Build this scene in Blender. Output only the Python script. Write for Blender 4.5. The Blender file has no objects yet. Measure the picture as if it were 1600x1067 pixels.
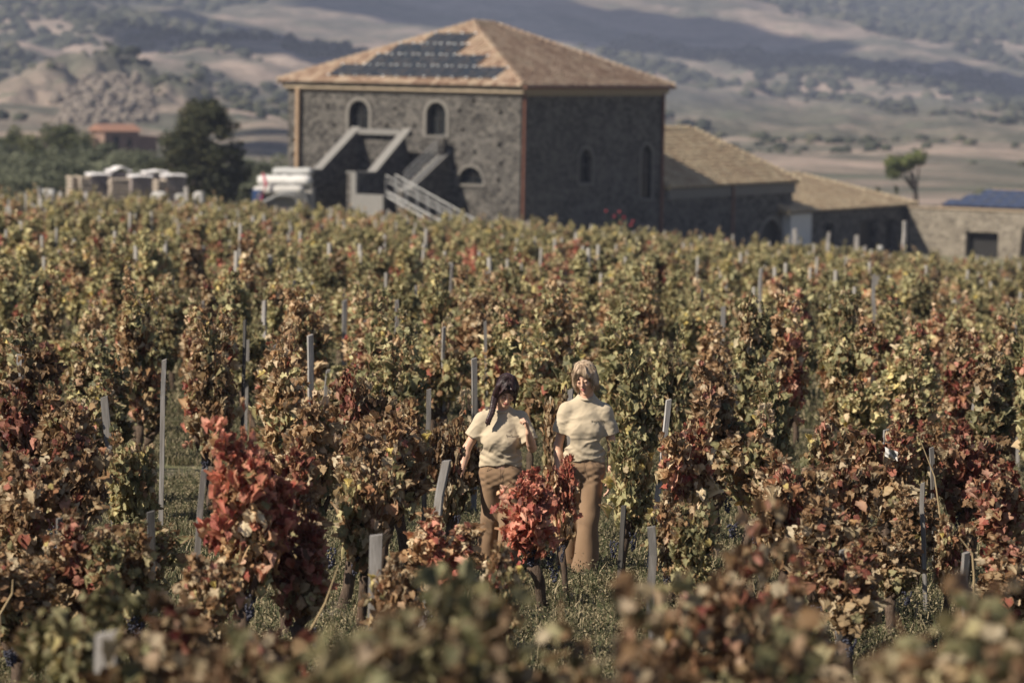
import bpy, math, random
import numpy as np
from mathutils import Vector, Matrix, Euler
from mathutils.geometry import delaunay_2d_cdt
R = math.radians
rng = np.random.default_rng(7)
random.seed(7)
scn = bpy.context.scene
COL = scn.collection

# ------------------------------------------------------------------ camera
SLOPE = 240 / 5200.0            # the vineyard falls away towards the farm
CAMZ = 2.77 + SLOPE * 25
FPX = 5200.0
cam_d = bpy.data.cameras.new('camera')
cam = bpy.data.objects.new('camera', cam_d)
COL.objects.link(cam)
cam_d.sensor_width = 36.0
cam_d.lens = FPX / 1600 * 36.0
cam_d.clip_start = 0.3
cam_d.clip_end = 12000
CAMR = Matrix.Rotation(R(90) - math.atan(445.5 / FPX), 3, 'X') @ Matrix.Rotation(R(1.0), 3, 'Z')
cam.matrix_world = Matrix.Translation((0, 0, CAMZ)) @ CAMR.to_4x4()
cam_d.dof.use_dof = True
cam_d.dof.focus_distance = 24.6
cam_d.dof.aperture_fstop = 2.7
scn.camera = cam

# ------------------------------------------------------------------ sky, sun, exposure
SUN_AZ, SUN_EL = 62.0, 41.0          # azimuth: degrees to the left of the direction back to the camera
sun_dir = Vector((-math.sin(R(SUN_AZ)) * math.cos(R(SUN_EL)), -math.cos(R(SUN_AZ)) * math.cos(R(SUN_EL)), math.sin(R(SUN_EL))))
world = bpy.data.worlds.new("World")
scn.world = world
world.use_nodes = True
wn = world.node_tree
wn.nodes.clear()
sky = wn.nodes.new('ShaderNodeTexSky')
sky.sky_type = 'NISHITA'
sky.sun_disc = False
sky.air_density = 0.75
sky.dust_density = 0.3
sky.sun_elevation = R(SUN_EL)
sky.sun_rotation = math.atan2(sun_dir.x, sun_dir.y) % (2 * math.pi)
bg = wn.nodes.new('ShaderNodeBackground')
bg.inputs['Strength'].default_value = 0.05
wo = wn.nodes.new('ShaderNodeOutputWorld')
wn.links.new(sky.outputs[0], bg.inputs['Color'])
wn.links.new(bg.outputs[0], wo.inputs['Surface'])
sl = bpy.data.lights.new('sun', 'SUN')
sl.energy = 5.0
sl.angle = R(0.55)
sl.color = (1.0, 0.90, 0.765)
so = bpy.data.objects.new('sun', sl)
COL.objects.link(so)
so.rotation_euler = sun_dir.to_track_quat('Z', 'Y').to_euler()
so.location = sun_dir * 50
scn.view_settings.view_transform = 'Standard'
scn.view_settings.look = 'None'
scn.view_settings.gamma = 1
scn.view_settings.use_curve_mapping = False
scn.view_settings.exposure = 0.84
scn.cycles.use_denoising = True
scn.cycles.max_bounces = 5
scn.cycles.diffuse_bounces = 3
scn.cycles.transmission_bounces = 3
scn.cycles.volume_bounces = 0
scn.cycles.transparent_max_bounces = 4
scn.cycles.caustics_reflective = False
scn.cycles.caustics_refractive = False

# ------------------------------------------------------------------ helpers
def P(px, py, Y):
    """world point seen at pixel (px,py) of the 1600x1067 photo, at distance Y ahead"""
    d = CAMR @ Vector(((px - 800) / FPX, -(py - 533.5) / FPX, -1.0))
    return Vector((d.x / d.y * Y, Y, CAMZ + d.z / d.y * Y))

def px_of(x, y, z=0.0):
    v = CAMR.transposed() @ Vector((x, y, z - CAMZ))
    return 800 + FPX * v.x / -v.z, 533.5 - FPX * v.y / -v.z

def tag(o, label=None, cat=None, group=None, kind=None):
    if label: o['label'] = label
    if cat: o['category'] = cat
    if group: o['group'] = group
    if kind: o['kind'] = kind
    return o

def empty(name, loc=(0, 0, 0), rz=0.0):
    o = bpy.data.objects.new(name, None)
    COL.objects.link(o)
    o.location = loc
    o.rotation_euler = (0, 0, rz)
    o.empty_display_size = 0.2
    return o

def link_mesh(name, me, parent=None, loc=None):
    o = bpy.data.objects.new(name, me)
    COL.objects.link(o)
    if parent is not None: o.parent = parent
    if loc is not None: o.location = loc
    return o

def np_mesh(name, V, F, mats=None, smooth=False, mi=None, colors=None, cname='leafcol'):
    """V (n,3); F list of arrays (m,k) or one array"""
    me = bpy.data.meshes.new(name)
    V = np.asarray(V, dtype=np.float32)
    if not isinstance(F, list): F = [F]
    F = [np.asarray(f, dtype=np.int32) for f in F if len(f)]
    me.vertices.add(len(V))
    me.vertices.foreach_set('co', V.ravel())
    loops = np.concatenate([f.ravel() for f in F])
    tot = np.concatenate([np.full(len(f), f.shape[1], dtype=np.int32) for f in F])
    start = np.concatenate([[0], np.cumsum(tot)[:-1]]).astype(np.int32)
    me.loops.add(len(loops))
    me.loops.foreach_set('vertex_index', loops)
    me.polygons.add(len(tot))
    me.polygons.foreach_set('loop_start', start)
    me.polygons.foreach_set('loop_total', tot)
    if smooth: me.polygons.foreach_set('use_smooth', np.ones(len(tot), dtype=bool))
    if mi is not None: me.polygons.foreach_set('material_index', np.asarray(mi, dtype=np.int32))
    if mats is not None:
        for m in (mats if isinstance(mats, (list, tuple)) else [mats]): me.materials.append(m)
    me.update(calc_edges=True)
    if colors is not None:
        a = me.attributes.new(cname, 'FLOAT_COLOR', 'POINT')
        a.data.foreach_set('color', np.asarray(colors, dtype=np.float32).ravel())
    return me

class MB:
    """collects simple solids and links them as one mesh object"""
    def __init__(s): s.v = []; s.f = []; s.m = []; s.c = []
    def add(s, vs, fs, mi=0, c=0.5):
        b = len(s.v)
        s.v += [tuple(v) for v in vs]
        s.f += [tuple(i + b for i in f) for f in fs]
        s.m += [mi] * len(fs)
        s.c += [c] * len(vs)
    def box(s, x0, x1, y0, y1, z0, z1, mi=0, c=0.5, M=None):
        vs = [Vector((x, y, z)) for z in (z0, z1) for y in (y0, y1) for x in (x0, x1)]
        if M is not None: vs = [M @ v for v in vs]
        s.add(vs, [(0, 2, 3, 1), (4, 5, 7, 6), (0, 1, 5, 4), (2, 6, 7, 3), (0, 4, 6, 2), (1, 3, 7, 5)], mi, c)
    def prism(s, pts, d, mi=0, c=0.5):
        """pts: planar polygon of 3-D points, d: extrusion vector"""
        n = len(pts); d = Vector(d)
        vs = [Vector(p) for p in pts] + [Vector(p) + d for p in pts]
        s.add(vs, [tuple(range(n - 1, -1, -1)), tuple(range(n, 2 * n))] + [(i, (i + 1) % n, (i + 1) % n + n, i + n) for i in range(n)], mi, c)
    def tube(s, path, rad, n=6, mi=0, c=0.5, cap=True):
        path = [Vector(p) for p in path]
        if not hasattr(rad, '__len__'): rad = [rad] * len(path)
        vs = []; up = Vector((0.03, 0.11, 1)).normalized()
        for i, p in enumerate(path):
            t = (path[min(i + 1, len(path) - 1)] - path[max(i - 1, 0)]).normalized()
            a = t.cross(up)
            if a.length < 0.05: a = t.cross(Vector((1, 0.1, 0)))
            a.normalize(); b = t.cross(a).normalized()
            for k in range(n):
                w = 2 * math.pi * k / n
                vs.append(p + (a * math.cos(w) + b * math.sin(w)) * rad[i])
        fs = [(i * n + k, i * n + (k + 1) % n, (i + 1) * n + (k + 1) % n, (i + 1) * n + k) for i in range(len(path) - 1) for k in range(n)]
        if cap: fs += [tuple(range(n - 1, -1, -1)), tuple(range(len(vs) - n, len(vs)))]
        s.add(vs, fs, mi, c)
    def mesh(s, name, mats, smooth=False):
        me = bpy.data.meshes.new(name)
        me.from_pydata(s.v, [], s.f)
        for m in (mats if isinstance(mats, (list, tuple)) else [mats]): me.materials.append(m)
        me.polygons.foreach_set('material_index', np.array(s.m, dtype=np.int32))
        if smooth: me.polygons.foreach_set('use_smooth', np.ones(len(s.f), dtype=bool))
        a = me.attributes.new('tone', 'FLOAT', 'POINT')
        a.data.foreach_set('value', np.array(s.c, dtype=np.float32))
        me.update()
        return me
    def build(s, name, mats, parent=None, smooth=False, loc=None):
        return link_mesh(name, s.mesh(name, mats, smooth), parent, loc)

# numpy noise
def _h(ix, iy, iz, seed):
    n = (ix * 374761393 + iy * 668265263 + iz * 2147483647 + seed * 1274126177) & 0xFFFFFFFF
    n = ((n ^ (n >> 13)) * 1274126177) & 0xFFFFFFFF
    return ((n ^ (n >> 16)) & 0xFFFF) / 65535.0
def vnoise(x, y, z=None, seed=0):
    x = np.asarray(x, dtype=np.float64); y = np.asarray(y, dtype=np.float64)
    z = np.zeros_like(x) if z is None else np.asarray(z, dtype=np.float64)
    ix, iy, iz = (np.floor(a).astype(np.int64) for a in (x, y, z))
    fx, fy, fz = x - ix, y - iy, z - iz
    fx, fy, fz = (f * f * (3 - 2 * f) for f in (fx, fy, fz))
    r = 0
    for a in (0, 1):
        for b in (0, 1):
            for c in (0, 1):
                r = r + (fx if a else 1 - fx) * (fy if b else 1 - fy) * (fz if c else 1 - fz) * _h(ix + a, iy + b, iz + c, seed)
    return r
def fbm(x, y, z=None, o=4, seed=0):
    r = 0; amp = 0.5; t = 0
    for k in range(o):
        r = r + amp * vnoise(x * 2 ** k, y * 2 ** k, None if z is None else z * 2 ** k, seed + k * 17)
        t += amp; amp *= 0.5
    return r / t

# ------------------------------------------------------------------ materials
class NT:
    def __init__(s, name):
        s.m = bpy.data.materials.new(name); s.m.use_nodes = True
        s.t = s.m.node_tree; s.t.nodes.clear()
        s.out = s.n('ShaderNodeOutputMaterial')
    def n(s, kind, **kw):
        nd = s.t.nodes.new(kind)
        for k, v in kw.items(): setattr(nd, k, v)
        return nd
    def l(s, a, b): s.t.links.new(a, b)
    def set(s, sock, v):
        if isinstance(v, bpy.types.NodeSocket): s.l(v, sock)
        elif v is not None:
            if hasattr(v, '__len__') and len(v) == 3 and len(getattr(sock, 'default_value', (0, 0, 0))) == 4: v = (*v, 1)
            sock.default_value = v
    def attr(s, name, typ='GEOMETRY'):
        a = s.n('ShaderNodeAttribute'); a.attribute_name = name; a.attribute_type = typ; return a
    def coord(s, which='Object'): return s.n('ShaderNodeTexCoord').outputs[which]
    def mapping(s, vec, scale=(1, 1, 1), rot=(0, 0, 0)):
        m = s.n('ShaderNodeMapping'); s.l(vec, m.inputs[0]); m.inputs['Scale'].default_value = scale; m.inputs['Rotation'].default_value = rot
        return m.outputs[0]
    def noise(s, vec, scale, detail=4, rough=0.55, dist=0.0):
        m = s.n('ShaderNodeTexNoise'); s.l(vec, m.inputs['Vector'])
        m.inputs['Scale'].default_value = scale; m.inputs['Detail'].default_value = detail
        m.inputs['Roughness'].default_value = rough; m.inputs['Distortion'].default_value = dist
        return m.outputs['Fac']
    def vor(s, vec, scale, feature='F1', out='Distance'):
        m = s.n('ShaderNodeTexVoronoi'); s.l(vec, m.inputs['Vector']); m.feature = feature
        m.inputs['Scale'].default_value = scale; return m.outputs[out]
    def ramp(s, fac, stops, interp='LINEAR'):
        r = s.n('ShaderNodeValToRGB'); s.set(r.inputs[0], fac); cr = r.color_ramp; cr.interpolation = interp
        while len(cr.elements) < len(stops): cr.elements.new(0.5)
        for e, (p, c) in zip(cr.elements, stops):
            e.position = p; e.color = (*c, 1) if hasattr(c, '__len__') else (c, c, c, 1)
        return r.outputs[0]
    def mix(s, fac, a, b, mode='MIX'):
        m = s.n('ShaderNodeMix'); m.data_type = 'RGBA'; m.blend_type = mode
        s.set(m.inputs[0], fac); s.set(m.inputs[6], a); s.set(m.inputs[7], b); return m.outputs[2]
    def math(s, op, a, b=None, c=None, clamp=False):
        m = s.n('ShaderNodeMath'); m.operation = op; m.use_clamp = clamp
        s.set(m.inputs[0], a)
        if b is not None: s.set(m.inputs[1], b)
        if c is not None: s.set(m.inputs[2], c)
        return m.outputs[0]
    def mrange(s, v, a, b, c=0.0, d=1.0):
        m = s.n('ShaderNodeMapRange'); m.interpolation_type = 'SMOOTHSTEP'
        s.set(m.inputs[0], v); s.set(m.inputs[1], a); s.set(m.inputs[2], b); s.set(m.inputs[3], c); s.set(m.inputs[4], d); return m.outputs[0]
    def bump(s, h, strength=0.4, dist=0.02):
        b = s.n('ShaderNodeBump'); s.l(h, b.inputs['Height']); b.inputs['Strength'].default_value = strength; b.inputs['Distance'].default_value = dist
        return b.outputs[0]
    def bsdf(s, color, rough=0.8, normal=None, metal=0.0, spec=0.3, sheen=0.0, sss=None):
        b = s.n('ShaderNodeBsdfPrincipled')
        s.set(b.inputs['Base Color'], color); s.set(b.inputs['Roughness'], rough)
        b.inputs['Metallic'].default_value = metal; b.inputs['Specular IOR Level'].default_value = spec
        b.inputs['Sheen Weight'].default_value = sheen
        if sss:
            b.inputs['Subsurface Weight'].default_value = sss[0]; b.inputs['Subsurface Radius'].default_value = sss[1]; b.inputs['Subsurface Scale'].default_value = 0.01
        if normal is not None: s.l(normal, b.inputs['Normal'])
        return b.outputs[0]
    def done(s, sh): s.l(sh, s.out.inputs['Surface']); return s.m

def simple(name, col, rough=0.7, var=0.25, scale=6, bump=0.2, metal=0.0, spec=0.3, stretch=(1, 1, 1)):
    t = NT(name); v = t.mapping(t.coord(), stretch); f = t.noise(v, scale, 5)
    c = t.mix(f, tuple(x * (1 - var) for x in col), tuple(min(1, x * (1 + var)) for x in col))
    return t.done(t.bsdf(c, rough, t.bump(f, bump, 0.02), metal, spec))

def leaf_material(name, stuff=False):
    t = NT(name)
    a = t.attr('leafcol'); sep = t.n('ShaderNodeSeparateColor'); t.l(a.outputs['Color'], sep.inputs[0])
    r1, r2, edge = sep.outputs[0], sep.outputs[1], sep.outputs[2]
    r3 = a.outputs['Alpha']
    red = t.attr('redness', 'INSTANCER').outputs['Fac']
    grn = t.attr('greenness', 'INSTANCER').outputs['Fac']
    val = t.attr('value', 'INSTANCER').outputs['Fac']
    dry = t.ramp(r1, [(0, (.05, .025, .014)), (.2, (.13, .072, .036)), (.38, (.24, .135, .065)), (.56, (.34, .245, .135)), (.74, (.48, .40, .27)), (.88, (.41, .28, .175)), (1, (.33, .12, .05))])
    gre = t.ramp(r1, [(0, (.045, .052, .022)), (.3, (.13, .13, .06)), (.6, (.27, .255, .13)), (.85, (.43, .385, .20)), (1, (.50, .38, .09))])
    rd = t.ramp(r1, [(0, (.045, .014, .015)), (.35, (.16, .030, .025)), (.6, (.30, .085, .055)), (.85, (.42, .19, .14)), (1, (.44, .28, .20))])
    isg = t.mrange(r2, t.math('SUBTRACT', grn, .04), t.math('ADD', grn, .04), 1.0, 0.0)
    isr = t.mrange(t.math('SUBTRACT', 1.0, r2), t.math('SUBTRACT', red, .03), t.math('ADD', red, .03), 1.0, 0.0)
    c = t.mix(isg, dry, gre)
    c = t.mix(isr, c, rd)
    co = t.coord()
    nz = t.noise(co, 22, 3)
    em = t.math('MULTIPLY', t.mrange(t.math('ADD', edge, t.math('MULTIPLY', nz, .6)), .95, 1.35), t.mrange(r3, .2, .8))
    c = t.mix(em, c, (.15, .07, .028))
    c = t.mix(t.math('MULTIPLY', t.mrange(nz, .35, .7), .5), c, t.mix(.5, c, (.30, .24, .15)))
    c = t.mix(1.0, c, t.n('ShaderNodeCombineColor').outputs[0], 'MULTIPLY') if False else c
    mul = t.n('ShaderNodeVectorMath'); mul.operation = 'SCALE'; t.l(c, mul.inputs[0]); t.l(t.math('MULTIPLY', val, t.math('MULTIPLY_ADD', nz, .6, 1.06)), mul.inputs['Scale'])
    b = t.bsdf(mul.outputs[0], t.math('MULTIPLY_ADD', r3, .2, .5), t.bump(nz, .5, .01), spec=.28)
    tr = t.n('ShaderNodeBsdfTranslucent'); t.l(mul.outputs[0], tr.inputs[0])
    mx = t.n('ShaderNodeMixShader'); mx.inputs[0].default_value = .36
    t.l(b, mx.inputs[1]); t.l(tr.outputs[0], mx.inputs[2])
    return t.done(mx.outputs[0])

M = {}
M['leaf'] = leaf_material('vine_leaf')
def bark(name, c0, c1):
    t = NT(name); v = t.mapping(t.coord(), (1, 1, .25)); f = t.noise(v, 60, 5, .65)
    return t.done(t.bsdf(t.ramp(f, [(.3, c0), (.7, c1)]), .9, t.bump(f, .7, .01)))
M['bark'] = bark('vine_bark', (.035, .022, .015), (.12, .085, .06))
M['cane'] = bark('vine_cane', (.11, .055, .03), (.24, .14, .08))
t = NT('stake_wood'); v = t.mapping(t.coord(), (1, 1, .08)); f = t.noise(v, 55, 6, .6); g = t.noise(t.coord(), 3, 3)
tone = t.attr('lightness', 'OBJECT').outputs['Fac']
c = t.ramp(f, [(.25, (.08, .072, .064)), (.5, (.19, .178, .165)), (.75, (.33, .315, .30))])
c = t.mix(t.math('MULTIPLY', t.mrange(g, .45, .7), .5), c, (.14, .11, .08))
mul = t.n('ShaderNodeVectorMath'); mul.operation = 'SCALE'; t.l(c, mul.inputs[0]); t.l(tone, mul.inputs['Scale'])
M['stake'] = t.done(t.bsdf(mul.outputs[0], .85, t.bump(f, .5, .01)))
t = NT('stake_wood_far'); M['stake_far'] = t.done(t.bsdf((.24, .225, .20), .85))
# ------------------------------------------------------------------ terrain
T_PX = np.array([0, 400, 800, 1200, 1600.])
T_D = np.array([0, 30, 150, 250, 330, 450, 700, 1100, 1700, 2600, 4000, 5600, 9000.])
T_Z = np.array([[0] * 5, [0] * 5, [1.5, 1.05, .5, -.25, -.9], [2.4, 1.9, 1.2, .4, .1], [4.6, 4.2, 3.2, 2.6, 2.5],
    [9.3, 8.4, 6.5, 5.6, 5.2], [20, 17.5, 13, 11, 10], [35, 32, 25, 21, 19.5], [80, 74, 57, 44, 39],
    [175, 165, 145, 120, 105], [370, 360, 350, 340, 330], [520] * 5, [560] * 5], dtype=float)
def terrain(X, Y):
    X = np.asarray(X, dtype=float); Y = np.asarray(Y, dtype=float)
    D = np.hypot(X, Y)
    px = np.clip(800 + FPX * np.tan(np.clip(np.arctan2(X, np.maximum(Y, 1e-3)), -1.2, 1.2)), -700, 2300)
    px = np.clip(px, 0, 1600)
    fx = px / 400.0; ix = np.minimum(fx.astype(int), 3); fx = fx - ix
    lD = np.clip(D, 0, 8999)
    k = np.clip(np.searchsorted(T_D, lD, side='right') - 1, 0, len(T_D) - 2)
    fd = (lD - T_D[k]) / (T_D[k + 1] - T_D[k])
    z0 = T_Z[k, ix] * (1 - fx) + T_Z[k, ix + 1] * fx
    z1 = T_Z[k + 1, ix] * (1 - fx) + T_Z[k + 1, ix + 1] * fx
    z = z0 * (1 - fd) + z1 * fd
    z = z - SLOPE * (D - 25)
    # relief of the hillside
    w = np.clip((D - 420) / 1400, 0, 1)
    rg = 1 - np.abs(2 * fbm(X / 420 + 3.1, Y / 620 + 1.7, o=5, seed=5) - 1)
    rl = fbm(X / 150 + .4 * Y / 150, Y / 260, o=4, seed=11)
    z = z + w * ((rg - .72) * 46 + (rl - .5) * 22)
    rough = fbm(X / 38, Y / 60, o=3, seed=21)
    z = z + np.clip((D - 300) / 700, 0, 1) * (rough - .5) * 14 * np.clip((1300 - px) / 500 + (D - 600) / 900, 0, 1)
    # rocky outcrop on the left
    oc = np.exp(-(((X + 126) / 34) ** 2 + ((Y - 1010) / 130) ** 2))
    z = z + oc * (14 + 14 * np.abs(2 * fbm(X / 11, Y / 22, o=3, seed=31) - 1))
    # small unevenness near by
    near = np.clip(1 - D / 260, 0, 1)
    z = z + near * (fbm(X / 2.3, Y / 2.3, o=3, seed=41) - .5) * .16
    return z
def tz(x, y): return float(terrain(np.array([x]), np.array([y]))[0])

def polar(r0, r1_list, angs):
    A, D = np.meshgrid(angs, r1_list)
    X = D * np.sin(A); Y = D * np.cos(A)
    Z = terrain(X, Y)
    n, m = A.shape
    V = np.stack([X, Y, Z], -1).reshape(-1, 3)
    i = np.arange(n - 1)[:, None] * m + np.arange(m - 1)[None, :]
    F = np.stack([i, i + 1, i + 1 + m, i + m], -1).reshape(-1, 4)
    return V, F[:, ::-1]
side = np.linspace(.19, math.pi, 46)[1:]
angs = np.concatenate([-side[::-1], np.linspace(-.19, .19, 300), side])
r_near = np.concatenate([np.linspace(.05, 40, 120), np.geomspace(40.4, 330, 150)])
r_far = np.geomspace(330, 8800, 420)

t = NT('vineyard_soil')
co = t.coord()
n1 = t.noise(co, .35, 5); n2 = t.noise(co, 2.2, 6, .65); n3 = t.noise(co, 28, 6, .7)
soil = t.ramp(n3, [(.3, (.10, .085, .06)), (.55, (.21, .18, .13)), (.75, (.31, .27, .20))])
grass = t.ramp(n3, [(.3, (.07, .078, .036)), (.5, (.16, .16, .08)), (.72, (.28, .26, .16))])
c = t.mix(t.mrange(t.math('ADD', t.math('MULTIPLY', n2, .6), t.math('MULTIPLY', n1, .4)), .42, .55), soil, grass)
M['soil'] = t.done(t.bsdf(c, .95, t.bump(n3, .9, .06), spec=.15))
t = NT('hillside_grass')
co = t.coord()
st = t.mapping(co, (.7, 1.0, 1.0), (0, 0, .25))
n1 = t.noise(st, .0042, 6, .62, .6); n2 = t.noise(st, .022, 6, .65, .3); n3 = t.noise(co, .12, 5, .6)
dry = t.ramp(n2, [(.3, (.15, .12, .095)), (.5, (.235, .185, .15)), (.7, (.33, .26, .21))])
scrub = t.ramp(n3, [(.3, (.05, .052, .04)), (.6, (.11, .105, .08)), (.8, (.20, .175, .135))])
f = t.mrange(t.math('ADD', t.math('MULTIPLY', n1, .55), t.math('MULTIPLY', n2, .45)), .44, .58)
c = t.mix(f, scrub, dry)
c = t.mix(t.mrange(t.noise(st, .055, 5, .7, .5), .56, .66), c, (.10, .11, .075))
M['hill'] = t.done(t.bsdf(c, .95, t.bump(n3, .8, 3.0), spec=.1))

V, F = polar(0, r_near, angs)
tag(link_mesh('vineyard_ground', np_mesh('vineyard_ground', V, F, M['soil'], True)), kind='structure')
V, F = polar(0, r_far, angs)
tag(link_mesh('mountainside', np_mesh('mountainside', V, F, M['hill'], True)), kind='structure')

# haze
hz = MB(); hz.box(-9200, 9200, -9200, 9200, -16, 640)
t = NT('haze_air'); pv = t.n('ShaderNodeVolumePrincipled')
pv.inputs['Color'].default_value = (.62, .70, .94, 1); pv.inputs['Density'].default_value = 0.00017
pv.inputs['Anisotropy'].default_value = 0.0
t.l(pv.outputs[0], t.out.inputs['Volume'])
tag(hz.build('haze', t.m), kind='stuff')

# clouds whose shadows lie across the mountainside
def hit(px, py):
    ds = np.geomspace(400, 5500, 900)
    p1 = P(px, py, 1.0)
    xs = p1.x * ds; zs = CAMZ + (p1.z - CAMZ) * ds
    g = terrain(xs, ds)
    k = np.argmax(g > zs)
    return Vector((xs[k], ds[k], g[k]))
t = NT('cloud_white'); M['cloud'] = t.done(t.bsdf((.85, .85, .86), .95, spec=0))
def ico(sub=1):
    import bmesh
    bm = bmesh.new(); bmesh.ops.create_icosphere(bm, subdivisions=sub, radius=1)
    V = np.array([v.co[:] for v in bm.verts]); F = np.array([[v.index for v in f.verts] for f in bm.faces]); bm.free()
    return V, F
ICO1 = ico(1); ICO2 = ico(2); ICO3 = ico(3)
def cloud(name, pts, label):
    Vs, Fs = [], []; b = 0
    c0 = None
    for (px, py, rad) in pts:
        g = hit(px, py)
        k = (900 - g.z) / sun_dir.z
        c = g + sun_dir * k
        for q in range(7):
            o = Vector((rng.normal(0, rad * .45), rng.normal(0, rad * .45), abs(rng.normal(0, 18))))
            s = rad * rng.uniform(.4, .8)
            V_, F_ = ICO3
            d = 1 + .35 * (fbm(V_[:, 0] * 1.7 + q, V_[:, 1] * 1.7, V_[:, 2] * 1.7, 3, q) - .5)
            Vs.append(V_ * d[:, None] * np.array([s, s, s * .35]) + np.array(c + o)); Fs.append(F_ + b); b += len(V_)
    o = link_mesh(name, np_mesh(name, np.concatenate(Vs), np.concatenate(Fs), M['cloud'], True))
    tag(o, label, kind='structure')
cloud('cloud', [(600, -14, 110), (700, 0, 110), (800, 22, 110), (900, 45, 110), (1000, 62, 115), (1090, 80, 120), (1180, 90, 125), (1280, 100, 125), (1380, 115, 120), (1470, 128, 100), (1560, 140, 85), (1640, 150, 80)], 'long flat white cloud high over the mountain whose shadow falls in a dark band right of the roof')
cloud('cloud', [(350, 48, 60), (400, 60, 75), (450, 78, 75), (500, 92, 65), (550, 100, 50)], 'small white cloud high over the slope whose shadow lies left of the roof')
cloud('cloud', [(400, 185, 20), (428, 205, 24), (432, 232, 20)], 'tiny white cloud whose shadow darkens the slope beside the tree')

# scrub and trees dotted over the mountainside
def scrub():
    n = 60000
    ang = rng.uniform(-.185, .185, n); D = np.sqrt(rng.uniform(430 ** 2, 4300 ** 2, n))
    X = D * np.sin(ang); Y = D * np.cos(ang)
    dens = fbm(X / 170 + .3 * Y / 170, Y / 330, o=4, seed=51)
    pxl = 800 + FPX * X / Y
    keep = (dens + rng.uniform(-.05, .05, n)) > np.where(pxl > 900, .548, .575)
    keep &= ~((pxl > 1180) & (D < 1000) & (rng.uniform(0, 1, n) < .93))
    keep &= ~((pxl < 1180) & (D < 480))
    keep &= rng.uniform(0, 1, n) < np.where(D < 1000, .35, .8)
    X, Y, D = X[keep], Y[keep], D[keep]
    Z = terrain(X, Y); m = len(X)
    sz = rng.uniform(1.2, 3.6, m) * np.clip(D / 1500, .55, 1.7)
    V0, F0 = ICO1
    J = 1 + rng.uniform(-.3, .3, (m, len(V0)))
    V = V0[None] * J[:, :, None] * sz[:, None, None] * np.array([1.15, 1.15, .8]) + np.stack([X, Y, Z + sz * .35], -1)[:, None, :]
    F = F0[None] + (np.arange(m) * len(V0))[:, None, None]
    col = np.repeat(rng.uniform(0, 1, m), len(V0)); cc = np.stack([col] * 4, -1)
    t = NT('scrub_foliage'); a = t.attr('leafcol'); nz = t.noise(t.coord(), .9, 3)
    c = t.ramp(a.outputs['Fac'], [(0, (.022, .026, .018)), (.6, (.05, .054, .034)), (1, (.09, .088, .056))])
    m_ = t.done(t.bsdf(c, .9, t.bump(nz, 1, 1.0), spec=.1))
    print('scrub', m)
    tag(link_mesh('hillside_scrub', np_mesh('hillside_scrub', V.reshape(-1, 3), F.reshape(-1, 3), m_, False, colors=cc)), 'dark scrub and small trees dotted over the hazy mountainside', 'scrub', kind='stuff')
scrub()

# pale boulders of the rocky outcrop on the left slope
def outcrop():
    Vs, Fs = [], []; b = 0
    for k in range(300):
        f = rng.uniform(); px = 95 + 135 * f + rng.normal(0, 9); py = 192 - rng.uniform(0, 1) * (30 + 42 * math.sin(f * 3.1)) + rng.normal(0, 4)
        g = hit(px, py); s = rng.uniform(.5, 2.2) * g.y / 1000
        V_, F_ = ICO1
        d = 1 + rng.uniform(-.38, .38, (len(V_), 1)); Vs.append(V_ * d * np.array([s * rng.uniform(.7, 1.4), s, s * rng.uniform(.6, 1.3)]) + np.array(g[:])); Fs.append(F_ + b); b += len(V_)
    t = NT('pale_rock'); f = t.noise(t.coord(), .6, 4)
    m_ = t.done(t.bsdf(t.mix(f, (.10, .085, .07), (.21, .18, .15)), .9, t.bump(f, 1, .5), spec=.1))
    tag(link_mesh('rock_outcrop', np_mesh('rock_outcrop', np.concatenate(Vs), np.concatenate(Fs), m_)), 'pale rocky outcrop on the slope above the small tiled house', 'rocks', kind='stuff')
outcrop()
# ------------------------------------------------------------------ building materials
def stone_mat(name, dark, mid, light, scale=2.9, mortar=(.17, .155, .135)):
    t = NT(name); co = t.mapping(t.coord(), (1, 1, 1.5))
    wob = t.n('ShaderNodeVectorMath'); wob.operation = 'ADD'
    ns = t.n('ShaderNodeTexNoise'); ns.inputs['Scale'].default_value = 3; t.l(co, ns.inputs['Vector'])
    sc = t.n('ShaderNodeVectorMath'); sc.operation = 'SCALE'; t.l(ns.outputs['Color'], sc.inputs[0]); sc.inputs['Scale'].default_value = .16
    t.l(co, wob.inputs[0]); t.l(sc.outputs[0], wob.inputs[1]); w = wob.outputs[0]
    e = t.vor(w, scale, 'DISTANCE_TO_EDGE'); cell = t.vor(w, scale, 'F1', 'Color')
    sep = t.n('ShaderNodeSeparateColor'); t.l(cell, sep.inputs[0])
    f = t.noise(co, 16, 5, .65); big = t.noise(co, .5, 3)
    c = t.ramp(sep.outputs[0], [(0, dark), (.5, mid), (1, light)])
    c = t.mix(t.math('MULTIPLY', f, .6), c, tuple(x * .6 for x in mid))
    c = t.mix(t.mrange(e, .03, .09, .85, 0), c, mortar)
    c = t.mix(t.mrange(big, .4, .7, 0, .35), c, light)
    h = t.math('ADD', t.mrange(e, 0, .12), t.math('MULTIPLY', f, .5))
    return t.done(t.bsdf(c, .92, t.bump(h, .9, .07), spec=.15))
M['stone'] = stone_mat('lava_stone', (.028, .027, .026), (.080, .075, .070), (.185, .172, .155))
M['stone_tan'] = stone_mat('tan_stone', (.12, .105, .085), (.22, .19, .15), (.34, .30, .24), 2.4, (.28, .25, .2))
M['dressed'] = simple('dressed_stone', (.17, .158, .14), .85, .25, 5, .4)
M['coping'] = simple('coping_stone', (.19, .183, .17), .85, .2, 5, .3)
M['cornice'] = simple('cornice_render', (.30, .24, .17), .85, .2, 3, .3)
M['brick'] = simple('terracotta_pipe', (.36, .25, .16), .8, .25, 5, .3, stretch=(1, 1, .3))
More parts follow.
